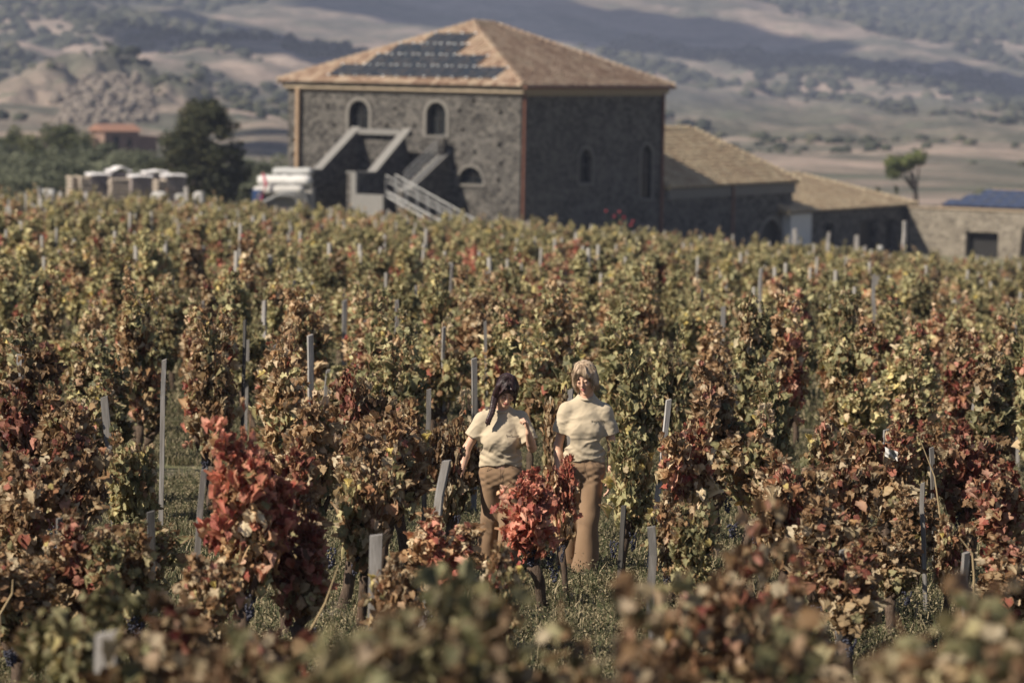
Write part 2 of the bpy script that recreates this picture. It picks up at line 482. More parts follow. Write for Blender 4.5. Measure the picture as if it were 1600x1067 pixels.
M['pipe'] = simple('copper_pipe', (.17, .075, .05), .5, .3, 4, .2)
M['dark'] = simple('dark_joinery', (.018, .017, .016), .5, .3, 4, .1)
M['glass'] = simple('dark_window_glass', (.012, .014, .016), .12, .2, 2, .02, spec=.6)
M['white_wall'] = simple('pale_plaster', (.55, .54, .52), .85, .1, 2, .15)
M['steel'] = simple('galvanised_steel', (.27, .27, .265), .5, .15, 8, .1, metal=.3)
def tile_mat(name, stops):
    t = NT(name); a = t.attr('tone'); sep = t.n('ShaderNodeSeparateColor'); t.l(a.outputs['Color'], sep.inputs[0])
    n = t.noise(t.coord(), 5, 5, .65); big = t.noise(t.coord(), .5, 3)
    f = t.math('ADD', t.math('MULTIPLY', sep.outputs[0], .65), t.math('MULTIPLY', n, .35))
    c = t.ramp(f, stops)
    c = t.mix(t.math('MULTIPLY', t.mrange(big, .5, .72), .35), c, (.30, .25, .17))
    return t.done(t.bsdf(c, .85, t.bump(n, .5, .02), spec=.2))
M['tile'] = tile_mat('terracotta_tile', [(0, (.09, .055, .04)), (.25, (.18, .115, .08)), (.5, (.27, .19, .135)), (.75, (.37, .285, .21)), (1, (.43, .36, .28))])
M['tile_pale'] = tile_mat('pale_clay_tile', [(0, (.19, .12, .08)), (.3, (.31, .225, .145)), (.55, (.40, .31, .20)), (.8, (.46, .375, .25)), (1, (.50, .43, .31))])
t = NT('solar_cell_glass')
co = t.coord(); br = t.n('ShaderNodeTexBrick'); t.l(co, br.inputs[0]); br.offset = 0; br.inputs['Scale'].default_value = 1
br.inputs['Brick Width'].default_value = .165; br.inputs['Row Height'].default_value = .165; br.inputs['Mortar Size'].default_value = .006
br.inputs['Color1'].default_value = (.012, .017, .021, 1); br.inputs['Color2'].default_value = (.014, .02, .025, 1); br.inputs['Mortar'].default_value = (.035, .045, .05, 1)
M['solar'] = t.done(t.bsdf(br.outputs[0], .3, spec=.5))
M['solar_blue'] = simple('blue_solar_glass', (.035, .045, .08), .35, .2, 3, .02, spec=.6)
M['clamp'] = simple('clamp_glint', (.75, .76, .74), .4, .05, 3, .02)  # near-white colour stands in for the glints at the panel clamps

def local_hit(root, px, py, axis, val):
    """the local point of the pixel's line of sight on the local plane axis=val"""
    Mi = (Matrix.Translation(root.location) @ Matrix.Rotation(root.rotation_euler.z, 4, 'Z')).inverted()
    a = Mi @ Vector((0, 0, CAMZ)); b = Mi @ P(px, py, 100.0)
    d = b - a; k = (val - a[axis]) / d[axis]
    return a + d * k

def wall(parent, name, mat, outline, holes, axis, val, inward, depth=.5, thick=.0):
    """flat wall in the local plane axis=val with real openings; holes: list of (polygon, depth)"""
    pts = []; edges = []
    def loop(poly):
        b = len(pts); n = len(poly)
        for q in poly: pts.append(Vector(q))
        for i in range(n): edges.append((b + i, b + (i + 1) % n))
    loop(outline)
    for h, d in holes: loop(h)
    vs, es, fs, _, _, _ = delaunay_2d_cdt(pts, edges, [], 1, 1e-6)
    def inside(p, poly):
        r = False; n = len(poly)
        for i in range(n):
            x1, y1 = poly[i]; x2, y2 = poly[(i + 1) % n]
            if (y1 > p[1]) != (y2 > p[1]) and p[0] < (x2 - x1) * (p[1] - y1) / (y2 - y1) + x1: r = not r
        return r
    def T(q, off=0.0):
        v = [0, 0, q[1]]; v[axis] = val + inward * off; v[1 - axis] = q[0]; return v
    m = MB(); keep = []
    for f in fs:
        c = sum((vs[i] for i in f), Vector((0, 0))) / len(f)
        if not any(inside(c, h) for h, _ in holes): keep.append(tuple(f))
    m.add([T(v) for v in vs], keep)
    for h, d in holes:
        n = len(h)
        for i in range(n):
            a, b = h[i], h[(i + 1) % n]
            m.add([T(a), T(b), T(b, d), T(a, d)], [(0, 1, 2, 3)])
    return m.build(name, mat, parent)

def arch(u0, u1, z0, z1, n=10):
    """round-headed opening outline (u, z)"""
    r = (u1 - u0) / 2; c = (u0 + u1) / 2; zs = z1 - r
    return [(u0, z0), (u1, z0)] + [(c + r * math.cos(math.pi * k / n), zs + r * math.sin(math.pi * k / n)) for k in range(n + 1)]

def surround(parent, name, mat, inner, w, axis, val, inward, proud=.06, sill=True):
    n = len(inner); cx = sum(p[0] for p in inner) / n; cz = sum(p[1] for p in inner) / n
    xs = [p[0] for p in inner]; zs = [p[1] for p in inner]
    hw = (max(xs) - min(xs)) / 2; hz_ = (max(zs) - min(zs)) / 2; mx = (max(xs) + min(xs)) / 2; mz = (max(zs) + min(zs)) / 2
    m = MB()
    def T(q, off):
        v = [0, 0, q[1]]; v[axis] = val - inward * off; v[1 - axis] = q[0]; return v
    def outp(p): return (mx + (p[0] - mx) * (hw + w) / hw, mz + (p[1] - mz) * (hz_ + w) / hz_)
    for i in range(1, n):                      # every side but the sill
        a, b = inner[i], inner[(i + 1) % n]; A, B = outp(a), outp(b)
        g = .012
        m.add([T(a, proud), T(b, proud), T(B, proud), T(A, proud), T(A, -.01), T(B, -.01), T(a, -.05), T(b, -.05)],
              [(0, 1, 2, 3), (3, 2, 5, 4), (0, 6, 7, 1)])
    if sill:
        a = (min(xs) - w, min(zs)); b = (max(xs) + w, min(zs))
        q = [T((a[0], a[1] - w * .8), -.01), T((b[0], a[1] - w * .8), -.01), T(b, -.01), T(a, -.01)]
        d = Vector(T((0, 0), proud + .06)) - Vector(T((0, 0), -.01))
        m.prism(q, d)
    return m.build(name, mat, parent)

def tiles(parent, name, mat, origin, e, s, poly, pitch=.34, row=.45):
    """curved clay tiles on the roof plane origin + a*e + b*s where (a, b) lies in poly"""
    origin, e, s = Vector(origin), Vector(e).normalized(), Vector(s).normalized()
    nrm = e.cross(s).normalized()
    if nrm.z < 0: nrm = -nrm
    A0, A1 = min(p[0] for p in poly), max(p[0] for p in poly); B0, B1 = min(p[1] for p in poly), max(p[1] for p in poly)
    a = np.arange(A0 + pitch / 2, A1, pitch); b = np.arange(B0 - .05, B1, row)
    AA, BB = [q.ravel() for q in np.meshgrid(a, b)]
    ins = np.zeros(len(AA), bool); n = len(poly)
    for i in range(n):
        x1, y1 = poly[i]; x2, y2 = poly[(i + 1) % n]
        if y1 == y2: continue
        c = ((y1 > BB + row / 2) != (y2 > BB + row / 2)) & (AA < (x2 - x1) * (BB + row / 2 - y1) / (y2 - y1) + x1)
        ins ^= c
    AA, BB = AA[ins], BB[ins]; m = len(AA)
    AA = AA + rng.normal(0, .008, m); BB = BB + rng.normal(0, .012, m)
    th = np.linspace(0, math.pi, 5)
    tv = []
    for (bb, r, lift) in ((0, pitch * .52, .055), (row * 1.1, pitch * .40, .0)):
        for q in th: tv.append((r * math.cos(q), bb, r * math.sin(q) * 1.0 + lift))
    tv = np.array(tv)
    loc = tv[None] + np.stack([AA, BB, rng.uniform(0, .02, m)], -1)[:, None, :]
    Bm = np.array([e[:], s[:], nrm[:]])
    V = loc.reshape(-1, 3) @ Bm + np.array(origin[:])
    f = np.array([(k, k + 1, k + 6, k + 5) for k in range(4)])
    F = f[None] + (np.arange(m) * 10)[:, None, None]
    f2 = np.array([(4, 3, 2, 1, 0)]); F2 = f2[None] + (np.arange(m) * 10)[:, None, None]
    col = np.repeat(np.clip(rng.uniform(0, 1, m) * .7 + .3 * _h((AA / pitch).astype(int), 0, 0, 4), 0, 1), 10)
    me = np_mesh(name, V, [F.reshape(-1, 4), F2.reshape(-1, 5)], mat, False, colors=np.stack([col] * 4, -1), cname='tone')
    return tag(link_mesh(name, me, parent), kind='stuff')

def hip_roof(parent, x0, x1, y0, y1, ze, A, B, mat, oh=.5, tiled=('x0', 'y0'), side_hips=True, ridge_mat=None):
    """deck, tiles, hip tiles; A, B are the ridge ends (x, y, z)"""
    c = [Vector((x0 - oh, y0 - oh, ze)), Vector((x1 + oh, y0 - oh, ze)), Vector((x1 + oh, y1 + oh, ze)), Vector((x0 - oh, y1 + oh, ze))]
    A, B = Vector(A), Vector(B); m = MB()
    m.add(c + [A, B], [(0, 1, 5, 4), (1, 2, 5), (2, 3, 4, 5), (3, 0, 4), (3, 2, 1, 0)], 0, .3)
    rf = m.build('roof', mat, parent)
    def plane(P0, P1, tops):
        e = (P1 - P0).normalized(); foot = P0 + e * (tops[0] - P0).dot(e); s = (tops[0] - foot).normalized()
        poly = [(0, 0), ((P1 - P0).length, 0)] + [((q - P0).dot(e), (q - P0).dot(s)) for q in tops]
        tiles(rf, 'roof_tiles', mat, P0, e, s, poly)
        return e, s
    if 'y0' in tiled: plane(c[0], c[1], [B, A])
    if 'x0' in tiled: plane(c[3], c[0], [A])
    if 'x1' in tiled: plane(c[1], c[2], [B])
    m = MB()
    def ridge(a, b):
        n = max(2, int((b - a).length / .45))
        for k in range(n):
            p, q = a.lerp(b, k / n), a.lerp(b, (k + 1.1) / n)
            m.tube([p + Vector((0, 0, .07)), q + Vector((0, 0, .03))], [.26, .21], 6, 0, random.uniform(.5, 1))
    ridge(c[0], A); ridge(c[3], A); ridge(c[1], B)
    if (A - B).length > .5: ridge(A, B)
    me = m.mesh('hip_tiles', ridge_mat or mat)
    tag(link_mesh('hip_tiles', me, rf), kind='stuff')
    return rf, c

# ------------------------------------------------------------------ the main lava stone building
RZ = R(58)
corner = P(812, 300, 200.0)
main = empty('stone_farmhouse', (corner.x, 200.0, -SLOPE * 175), RZ)
def zat(root, x, y, px, py):
    c, s = math.cos(root.rotation_euler.z), math.sin(root.rotation_euler.z)
    return P(px, py, root.location.y + x * s + y * c).z - root.location.z
tag(main, 'large square dark lava stone farmhouse with hipped tile roof and solar panels', 'building')
LU, LV, ZT = 17.2, 17.3, zat(main, -.5, -.5, 812, 136) - .34
holes = []; wins = []
for (xa, xb, yt, yb) in ((545, 577, 157, 207), (666, 698, 160, 212)):
    a = local_hit(main, xa, yb, 0, 0); b = local_hit(main, xb, yt, 0, 0)
    u0, u1 = sorted((a.y, b.y)); zz = local_hit(main, (xa + xb) / 2, yb, 0, 0).z
    wins.append((u0, u1, zz, local_hit(main, (xa + xb) / 2, yt, 0, 0).z))
    holes.append((arch(*wins[-1]), .55))
lun = [local_hit(main, 715, 286, 0, 0), local_hit(main, 756, 262, 0, 0)]
lu = (lun[1].y, lun[0].y, lun[0].z - .05, lun[1].z)
def lunette(u0, u1, z0, z1, n=10):
    c = (u0 + u1) / 2; r = (u1 - u0) / 2
    return [(u0, z0), (u1, z0)] + [(c + r * math.cos(math.pi * k / n), z0 + .02 + (z1 - z0) * math.sin(math.pi * k / n)) for k in range(n + 1)]
holes.append((lunette(*lu), .5))
for (hx, hy) in ((512, 166), (617, 170), (605, 196), (648, 197), (718, 173), (782, 176), (723, 203), (781, 226), (783, 256), (779, 282), (522, 196), (458, 219), (459, 242), (526, 221), (742, 237), (741, 158)):
    q = local_hit(main, hx, hy, 0, 0)
    holes.append(([(q.y - .12, q.z - .12), (q.y + .12, q.z - .12), (q.y + .12, q.z + .12), (q.y - .12, q.z + .12)], .25))
wl = wall(main, 'wall', M['stone'], [(0, -1.5), (LU, -1.5), (LU, ZT), (0, ZT)], holes, 0, 0.0, 1)
wl['label'] = 'sunlit lava stone wall with two arched upper windows'
# right-hand shaded wall
holesR = []
for (xa, xb, yt, yb) in ((904, 925, 232, 287), (1000, 1019, 226, 311)):
    a = local_hit(main, xa, yb, 1, 0); b = local_hit(main, xb, yt, 1, 0)
    holesR.append((arch(a.x, b.x, a.z, b.z), .35 if xa < 950 else .22))
a = local_hit(main, 1026, 400, 1, 0); b = local_hit(main, 1048, 343, 1, 0)
wr = wall(main, 'wall', M['stone'], [(0, -1.5), (LV, -1.5), (LV, ZT), (0, ZT)], holesR, 1, 0.0, 1)
wr['label'] = 'shaded lava stone wall with narrow arched windows'
m = MB(); m.add([(LV, 0, -1.5), (LV, LU, -1.5), (LV, LU, ZT), (LV, 0, ZT), (0, LU, -1.5), (0, LU, ZT)], [(0, 1, 2, 3), (1, 4, 5, 2)]); m.build('wall', M['stone'], main)
# windows: frame, leaves, glass behind the openings
def window(parent, u0, u1, z0, z1, axis, val, depth, lunet=False, glass=M['glass']):
    poly = lunette(u0, u1, z0, z1) if lunet else arch(u0, u1, z0, z1)
    def T(q, off):
        v = [0, 0, q[1]]; v[axis] = val + off; v[1 - axis] = q[0]; return v
    m = MB(); m.prism([T(q, depth) for q in poly], Vector(T((0, 0), .05)) - Vector(T((0, 0), 0)))
    w = m.build('window', M['glass'], parent)
    f = MB(); c = (u0 + u1) / 2
    for uu in (u0 + .04, c, u1 - .04):
        a = T((uu - .04, z0), depth - .08); b = T((uu + .04, z1 - (.5 if abs(uu - c) > .1 else .02)), depth - .01)
        f.box(min(a[0], b[0]), max(a[0], b[0]), min(a[1], b[1]), max(a[1], b[1]), a[2], b[2])
    for zz in (z0 + .04, z0 + (z1 - z0) * .5):
        a = T((u0, zz - .035), depth - .07); b = T((u1, zz + .035), depth - .012)
        f.box(min(a[0], b[0]), max(a[0], b[0]), min(a[1], b[1]), max(a[1], b[1]), a[2], b[2])
    f.build('frame', M['dark'], w)
for wv in wins:
    window(main, *wv, 0, 0.0, .45)
    surround(main, 'window_surround', M['dressed'], arch(*wv), .2, 0, 0.0, 1)
window(main, *lu, 0, 0.0, .4, True)
surround(main, 'window_surround', M['dressed'], lunette(*lu), .16, 0, 0.0, 1)
for h, d in holesR:
    us = [q[0] for q in h]; zs = [q[1] for q in h]
    window(main, min(us), max(us), min(zs), max(zs), 1, 0.0, d - .06)
    surround(main, 'window_surround', M['dressed'], h, .17, 1, 0.0, 1)
# back fill of putlog holes: a dark sheet standing in for the shade inside
m = MB(); m.box(.62, .7, .3, LU - .3, -1, ZT - .2); m.build('hole_shade', M['dark'], main)
# cornice and roof
m = MB()
m.box(-.28, LV + .28, -.28, 0.0, ZT - .05, ZT + .30, c=.5); m.box(-.28, 0.0, 0.0, LU + .28, ZT - .05, ZT + .30)
m.box(-.12, LV + .12, -.12, 0.0, ZT - .20, ZT - .05); m.box(-.12, 0.0, 0.0, LU + .12, ZT - .20, ZT - .05)
m.box(0, LV + .28, LU, LU + .28, ZT - .05, ZT + .3); m.box(LV, LV + .28, 0, LU, ZT - .05, ZT + .3)
m.build('cornice', M['cornice'], main)
ZE = ZT + .34
A = (8.0, 8.65, zat(main, 8.0, 8.65, 735, 38)); B = (10.7, 8.65, zat(main, 10.7, 8.65, 780, 41))
rf, cc = hip_roof(main, 0, LV, 0, LU, ZE, A, B, M['tile'], .5)
# gutters with brackets and the downpipes
m = MB(); m.tube([(-.55, -.6, ZE - .02), (LV + .5, -.6, ZE - .02)], .09, 8); m.build('gutter', M['pipe'], main)
m = MB(); m.tube([(.22, -.12, ZE - .15), (.22, -.12, -1)], .09, 8); m.build('downpipe', M['pipe'], main)
m = MB(); m.tube([(LV - .15, -.12, ZE - .15), (LV - .15, -.12, -1)], .1, 8); m.build('downpipe', M['pipe'], main)
q = local_hit(main, 468, 200, 0, 0)
m = MB(); m.tube([(-.2, q.y, ZT - .05), (-.2, q.y, 1.2)], .15, 10)
for k in range(14): m.tube([(-.2, q.y, 1.6 + k * .6), (-.2, q.y, 1.68 + k * .6)], .175, 10)
m.build('downpipe', M['brick'], main)['label'] = 'pale terracotta downpipe near the left corner'
# solar panels on the left-hand roof plane
P0 = cc[3]; P1 = cc[0]; e = (P1 - P0).normalized(); foot = P0 + e * (Vector(A) - P0).dot(e); s = (Vector(A) - foot).normalized(); nn = e.cross(s).normalized()
if nn.z < 0: nn = -nn
Mi = (Matrix.Translation(main.location) @ Matrix.Rotation(RZ, 4, 'Z')).inverted()
def roof_ab(px, py, lift=.22):
    o = Mi @ Vector((0, 0, CAMZ)); d = (Mi @ P(px, py, 100.0)) - o
    k = (P0 + nn * lift - o).dot(nn) / d.dot(nn); h = o + d * k - P0
    return h.dot(e), h.dot(s)
rows = [(12, 787, 119), (8, 754, 103), (4, 721, 87), (2, 741, 71)]
lay = [(520, 784), (577, 752), (612, 716), (668, 741)]
PW, PH = 1.02, 1.68
base_b = roof_ab(650, 120)[1]
pm = MB()
pm.box(0, PW - .03, 0, PH - .03, 0, .05, 0)
for (qx, qy) in ((0, 0), (PW - .03, 0), (0, PH - .03), (PW - .03, PH - .03)): pm.box(qx - .065, qx + .065, qy - .065, qy + .065, .051, .075, 1)  # corner clamps drawn large to imitate bright glints
for ed in ((-.012, .012, 0, PH - .03), (PW - .042, PW - .018, 0, PH - .03), (0, PW - .03, -.012, .012), (0, PW - .03, PH - .042, PH - .018)): pm.box(ed[0], ed[1], ed[2], ed[3], .03, .058, 2)
panel_me = pm.mesh('solar_panel', [M['solar'], M['clamp'], M['dark']])
for r_, (xa, xb) in enumerate(lay):
    b0 = base_b + r_ * PH; ymid = 112 - r_ * 17
    a0 = roof_ab(xa, ymid)[0]; a1 = roof_ab(xb, ymid)[0]
    n = max(1, int(round((a1 - a0) / PW)))
    for k in range(n):
        o = link_mesh('solar_panel', panel_me, main)
        o.matrix_local = Matrix(((e.x, s.x, nn.x, 0), (e.y, s.y, nn.y, 0), (e.z, s.z, nn.z, 0), (0, 0, 0, 1)))
        o.location = P0 + e * (a0 + k * PW) + s * b0 + nn * .17
# --- the outside stairs
def butt(pix, u, thick, name='stair_wall'):
    pl = [local_hit(main, x, y, 1, u) for x, y in pix]
    pts = [(p.x, u, p.z) for p in pl]; pts[0] = (0.0, u, pts[0][2])
    poly = pts + [(pts[-1][0], u, -1.5), (0.0, u, -1.5)]
    m = MB(); m.prism(poly, (0, thick, 0)); w = m.build(name, M['stone'], main)
    cp = MB()
    for a, b in zip(pts[:-1], pts[1:]):
        a, b = Vector(a), Vector(b); up = Vector((0, 0, .004))
        cp.prism([a + up + Vector((0, -.07, 0)), b + up + Vector((0, -.07, 0)), b + Vector((0, -.07, .10)), a + Vector((0, -.07, .10))], (0, thick + .14, 0))
    cp.build('coping', M['coping'], w)
    return pts
u1 = local_hit(main, 562, 200, 0, 0).y; u2 = local_hit(main, 641, 203, 0, 0).y; u3 = local_hit(main, 704, 235, 0, 0).y
W1 = butt([(562, 201), (501, 267), (488, 267)], u1, .5)
W2 = butt([(641, 204), (586, 271), (553, 271)], u2, .5)
W3 = butt([(704, 238), (641, 298), (630, 299)], u3, .5)
z200 = local_hit(main, 600, 203, 0, 0).z
m = MB(); m.box(-.35, -.003, u2 + .5, u1 - .002, z200 - .3, z200 + .03); lw = m.build('landing', M['coping'], main)
zb0 = local_hit(main, 670, 240, 0, -1.2).z; zb1 = local_hit(main, 670, 215, 0, -1.2).z
m = MB(); m.box(-.7, -.003, u3 + .1, u2 - .08, zb0, zb0 + .2); m.box(-.7, -.45, u3 + .1, u2 - .08, zb0 + .2, zb1); m.build('balcony', M['stone'], main)
def steps(xa, za, xb, zb, y0, y1, name='stair_flight'):
    n = max(3, int(abs(za - zb) / .19)); m = MB()
    for k in range(n):
        x0 = xa + (xb - xa) * k / n; x1 = xa + (xb - xa) * (k + 1) / n; z = za + (zb - za) * (k + .5) / n
        m.box(min(x0, x1), max(x0, x1) - .003, y0, y1, z - .5, z)
    return m.build(name, M['coping'], main)
# low front wall at the foot of the second stair
xo = W2[-1][0]
a = local_hit(main, 553, 271, 0, xo); b = local_hit(main, 603, 305, 0, xo)
m = MB(); m.box(xo - .3, xo - .003, b.y, a.y, -1.5, b.z); m.box(xo - .3, xo - .003, a.y - .36, a.y, b.z, a.z); m.build('low_wall', M['coping'], main)
# steel stair and railings
m = MB()
xs_ = xo - .6
def LP(px, py): return local_hit(main, px, py, 0, xs_)
rails = [((603, 274), (738, 350)), ((606, 284), (728, 352)), ((605, 300), (700, 352)), ((606, 308), (690, 356))]
for i, (p, q) in enumerate(rails):
    off = Vector((0 if i % 2 else .0, 0, 0)); m.tube([LP(*p) + off, LP(*q) + off], .032 if i < 2 else .055, 6)
for k in range(9):
    f = k / 8; a = LP(603 + 135 * f, 274 + 76 * f); b = Vector((a.x, a.y, LP(605 + 95 * f, 300 + 52 * f).z))
    b.z = a.z - 1.05; m.tube([a, b], .026, 5)
for k in range(17):
    f = k / 16; a = LP(603 + 130 * f, 305 + 76 * f); m.box(a.x, a.x + 1.0, a.y - .14, a.y + .14, a.z - .03, a.z + .02)
a = LP(603, 274); b = LP(738, 350); m.tube([a + Vector((1.0, 0, 0)), b + Vector((1.0, 0, 0))], .045, 6)
for k in range(9):
    f = k / 8; p = a.lerp(b, f) + Vector((1.0, 0, 0)); m.tube([p, p - Vector((0, 0, 1.05))], .035, 5)
m.build('steel_stair', M['steel'], main)
m = MB(); w0, w1 = Vector(W3[0]), Vector(W3[1])
for k in range(10):
    p = w0.lerp(w1, k / 9) + Vector((0, .45, .1)); m.tube([p, p + Vector((0, 0, 1.0))], .03, 5)
for hgt in (.4, .7, 1.0): m.tube([w0 + Vector((0, .45, .1 + hgt)), w1 + Vector((0, .45, .1 + hgt))], .035, 5)
m.build('railing', M['steel'], main)

# ------------------------------------------------------------------ the long wing, the low barn and the store
def at_px(px, Y, rz=None):
    p = P(px, 300, Y); return Vector((p.x, p.y, -SLOPE * (Y - 25)))
def v_len(root, px):       # local x where the front plane y=0 meets pixel column px
    return local_hit(root, px, 320, 1, 0.0).x
wing = empty('stone_wing', at_px(1036, 214.6), RZ)
tag(wing, 'long low dark stone wing with pale tile roof joined to the tall farmhouse', 'building')
L2 = v_len(wing, 1238); Z2 = zat(wing, L2 / 2, 0, 1140, 289)
hs = []
for (xa, xb, yt, yb) in ((1186, 1222, 342, 400), (1028, 1052, 345, 400)):
    if xa < 1040: continue
    a = local_hit(wing, xa, 392, 1, 0); b = local_hit(wing, xb, yt, 1, 0)
    hs.append((arch(a.x, b.x, -.4, b.z), .5))
wall(wing, 'wall', M['stone'], [(0.02, -1.5), (L2, -1.5), (L2, Z2), (0.02, Z2)], hs, 1, 0.0, 1)
for h, d in hs:
    us = [q[0] for q in h]; zs = [q[1] for q in h]
    m = MB(); m.prism([(q[0], .42, q[1]) for q in h], (0, .06, 0)); m.build('door', M['dark'], wing)
    surround(wing, 'door_surround', M['dressed'], h, .3, 1, 0.0, 1, sill=False)
m = MB(); m.add([(L2, 0, -1.5), (L2, 10.5, -1.5), (L2, 10.5, Z2), (L2, 0, Z2)], [(0, 1, 2, 3)]); m.build('wall', M['stone'], wing)
m = MB(); m.box(.5, L2 + .15, -.15, -.003, Z2 - .75, Z2 - .02); m.build('cornice', M['dressed'], wing)
h2 = 5.3
hip_roof(wing, .6, L2, 0, 2 * h2, Z2, (1.0, h2, zat(wing, L2 - h2, h2, 1072, 203) + .05), (L2 - h2 + .2, h2, zat(wing, L2 - h2, h2, 1072, 203)), M['tile_pale'], .35, ('y0',))
a = local_hit(wing, 1141, 300, 1, 0)
m = MB(); m.tube([(a.x, -.25, Z2 - .1), (a.x, -.25, -1)], .09, 8); m.build('downpipe', M['pipe'], wing)

barn = empty('low_barn', at_px(1236, 228.5), RZ)
tag(barn, 'low dark stone barn with tile roof and white plastered end beyond the wing', 'building')
L3 = v_len(barn, 1424); Z3 = zat(barn, L3 * .6, 0, 1345, 325)
xw = v_len(barn, 1268)
hs = []
for (xa, xb) in ((1290, 1304), (1345, 1372), (1385, 1402)):
    a = v_len(barn, xa); b = v_len(barn, xb); hs.append(([(a, -.6), (b, -.6), (b, 2.0), (a, 2.0)], .6))
wall(barn, 'wall', M['stone'], [(xw, -1.5), (L3, -1.5), (L3, Z3), (xw, Z3)], hs, 1, 0.0, 1)
for h, d in hs:
    m = MB(); m.box(h[0][0], h[1][0], .5, .56, -.6, 2.0); m.build('door', M['dark'], barn)
m = MB(); m.box(0, xw - .002, -.04, 1.2, -1.5, Z3 - .1); m.build('plaster_wall', M['white_wall'], barn)
m = MB(); m.add([(L3, 0, -1.5), (L3, 12, -1.5), (L3, 12, Z3), (L3, 0, Z3)], [(0, 1, 2, 3)]); m.build('wall', M['stone'], barn)
hip_roof(barn, -.5, L3, 0, 12, Z3, (1.2, 6, zat(barn, L3 - 6.2, 6, 1245, 275) + .05), (L3 - 6.2, 6, zat(barn, L3 - 6.2, 6, 1245, 275)), M['tile_pale'], .3, ('y0',))

store = empty('stone_store', at_px(1422, 243.0), R(58 - 90))
tag(store, 'flat sunlit tan stone store with black doorway and blue solar roof', 'building')
Z4 = zat(store, 4, 0, 1510, 328)
a = local_hit(store, 1508, 400, 1, 0); b = local_hit(store, 1560, 364, 1, 0)
a2 = local_hit(store, 1590, 400, 1, 0)
wall(store, 'wall', M['stone_tan'], [(0, -1.5), (15, -1.5), (15, Z4), (0, Z4)], [([(a.x, -.8), (b.x, -.8), (b.x, b.z), (a.x, b.z)], .7), ([(a2.x, -.8), (a2.x + .9, -.8), (a2.x + .5, 2.4), (a2.x + .3, 2.4)], .3)], 1, 0.0, 1)
m = MB(); m.box(a.x, b.x, .62, .68, -.8, b.z); m.build('door', M['dark'], store)
m = MB(); m.box(a2.x - .1, a2.x + 1, .26, .3, -.8, 2.5); m.build('hole_shade', M['dark'], store)  # dark sheet in place of the shade behind the narrow opening
m = MB(); m.add([(0, 0, -1.5), (0, 6, -1.5), (0, 6, Z4), (0, 0, Z4)], [(0, 1, 2, 3)]); m.build('wall', M['stone'], store)
m = MB(); m.box(-.1, 15.1, -.1, .35, Z4, Z4 + .12); m.build('coping', M['cornice'], store)
ZR4 = max(Z4 + .8, zat(store, 8, 5.4, 1540, 301))
x0s = local_hit(store, 1462, 327, 1, .4).x
m = MB(); m.add([(x0s, .4, Z4 + .1), (15, .4, Z4 + .1), (15, 5.4, ZR4), (x0s + 2.4, 5.4, ZR4), (x0s, .4, 3), (15, .4, 3), (15, 10, 3), (x0s + 2.4, 10, 3)], [(0, 1, 2, 3), (2, 3, 7, 6), (0, 3, 7, 4)]); m.build('roof', M['tile'], store)
m = MB(); m.tube([(x0s + 2.2, 5.5, ZR4 + .07), (15, 5.5, ZR4 + .07)], .16, 6); m.build('ridge', M['tile'], store)
sd = Vector((0, 5.0, ZR4 - Z4 - .1)).normalized(); sn = Vector((0, -sd.z, sd.y))
for r_ in range(3):
    for k in range(12):
        xx = x0s + .35 + r_ * .75 + k * PW
        if xx > 14: continue
        o = link_mesh('solar_panel', bpy.data.meshes.get('solar_panel_blue') or panel_me, store)
        o.matrix_local = Matrix(((1, 0, 0, 0), (0, sd.y, sn.y, 0), (0, sd.z, sn.z, 0), (0, 0, 0, 1)))
        o.location = Vector((xx, .4, Z4 + .1)) + sd * (.1 + r_ * 1.66) + sn * .12
        if not bpy.data.meshes.get('solar_panel_blue'):
            me = panel_me.copy(); me.name = 'solar_panel_blue'; me.materials[0] = M['solar_blue']; me.materials[1] = M['steel']; o.data = me
# ------------------------------------------------------------------ grapevines
LEAF = np.array([(0, .02), (.15, -.13), (.36, -.12), (.50, .03), (.45, .17), (.60, .30), (.61, .48), (.46, .56), (.38, .72), (.22, .84), (0, .97)])
_l = LEAF.copy(); _m = LEAF[1:-1][::-1].copy(); _m[:, 0] *= -1
LEAF_OUT = np.concatenate([_l, _m])                 # 20 outline points
_in = LEAF_OUT * .52 + np.array([0, .16])
NO = len(LEAF_OUT)
LEAF_V = np.concatenate([[(0, .32)], LEAF_OUT])      # centre + outline
LEAF_F = np.array([(0, 1 + (k + 1) % NO, 1 + k) for k in range(NO)])
LEAF_EDGE = np.concatenate([[0], np.full(NO, 1.0)])
# coarse leaf for the far vines
LC_V = np.array([(0, .35), (0, 0), (.4, -.08), (.6, .42), (0, 1.02), (-.6, .42), (-.4, -.08)])
LC_F = np.array([(0, 1 + (k + 1) % 6, 1 + k) for k in range(6)])
LC_E = np.array([0, 1, 1, 1, 1, 1, 1.])

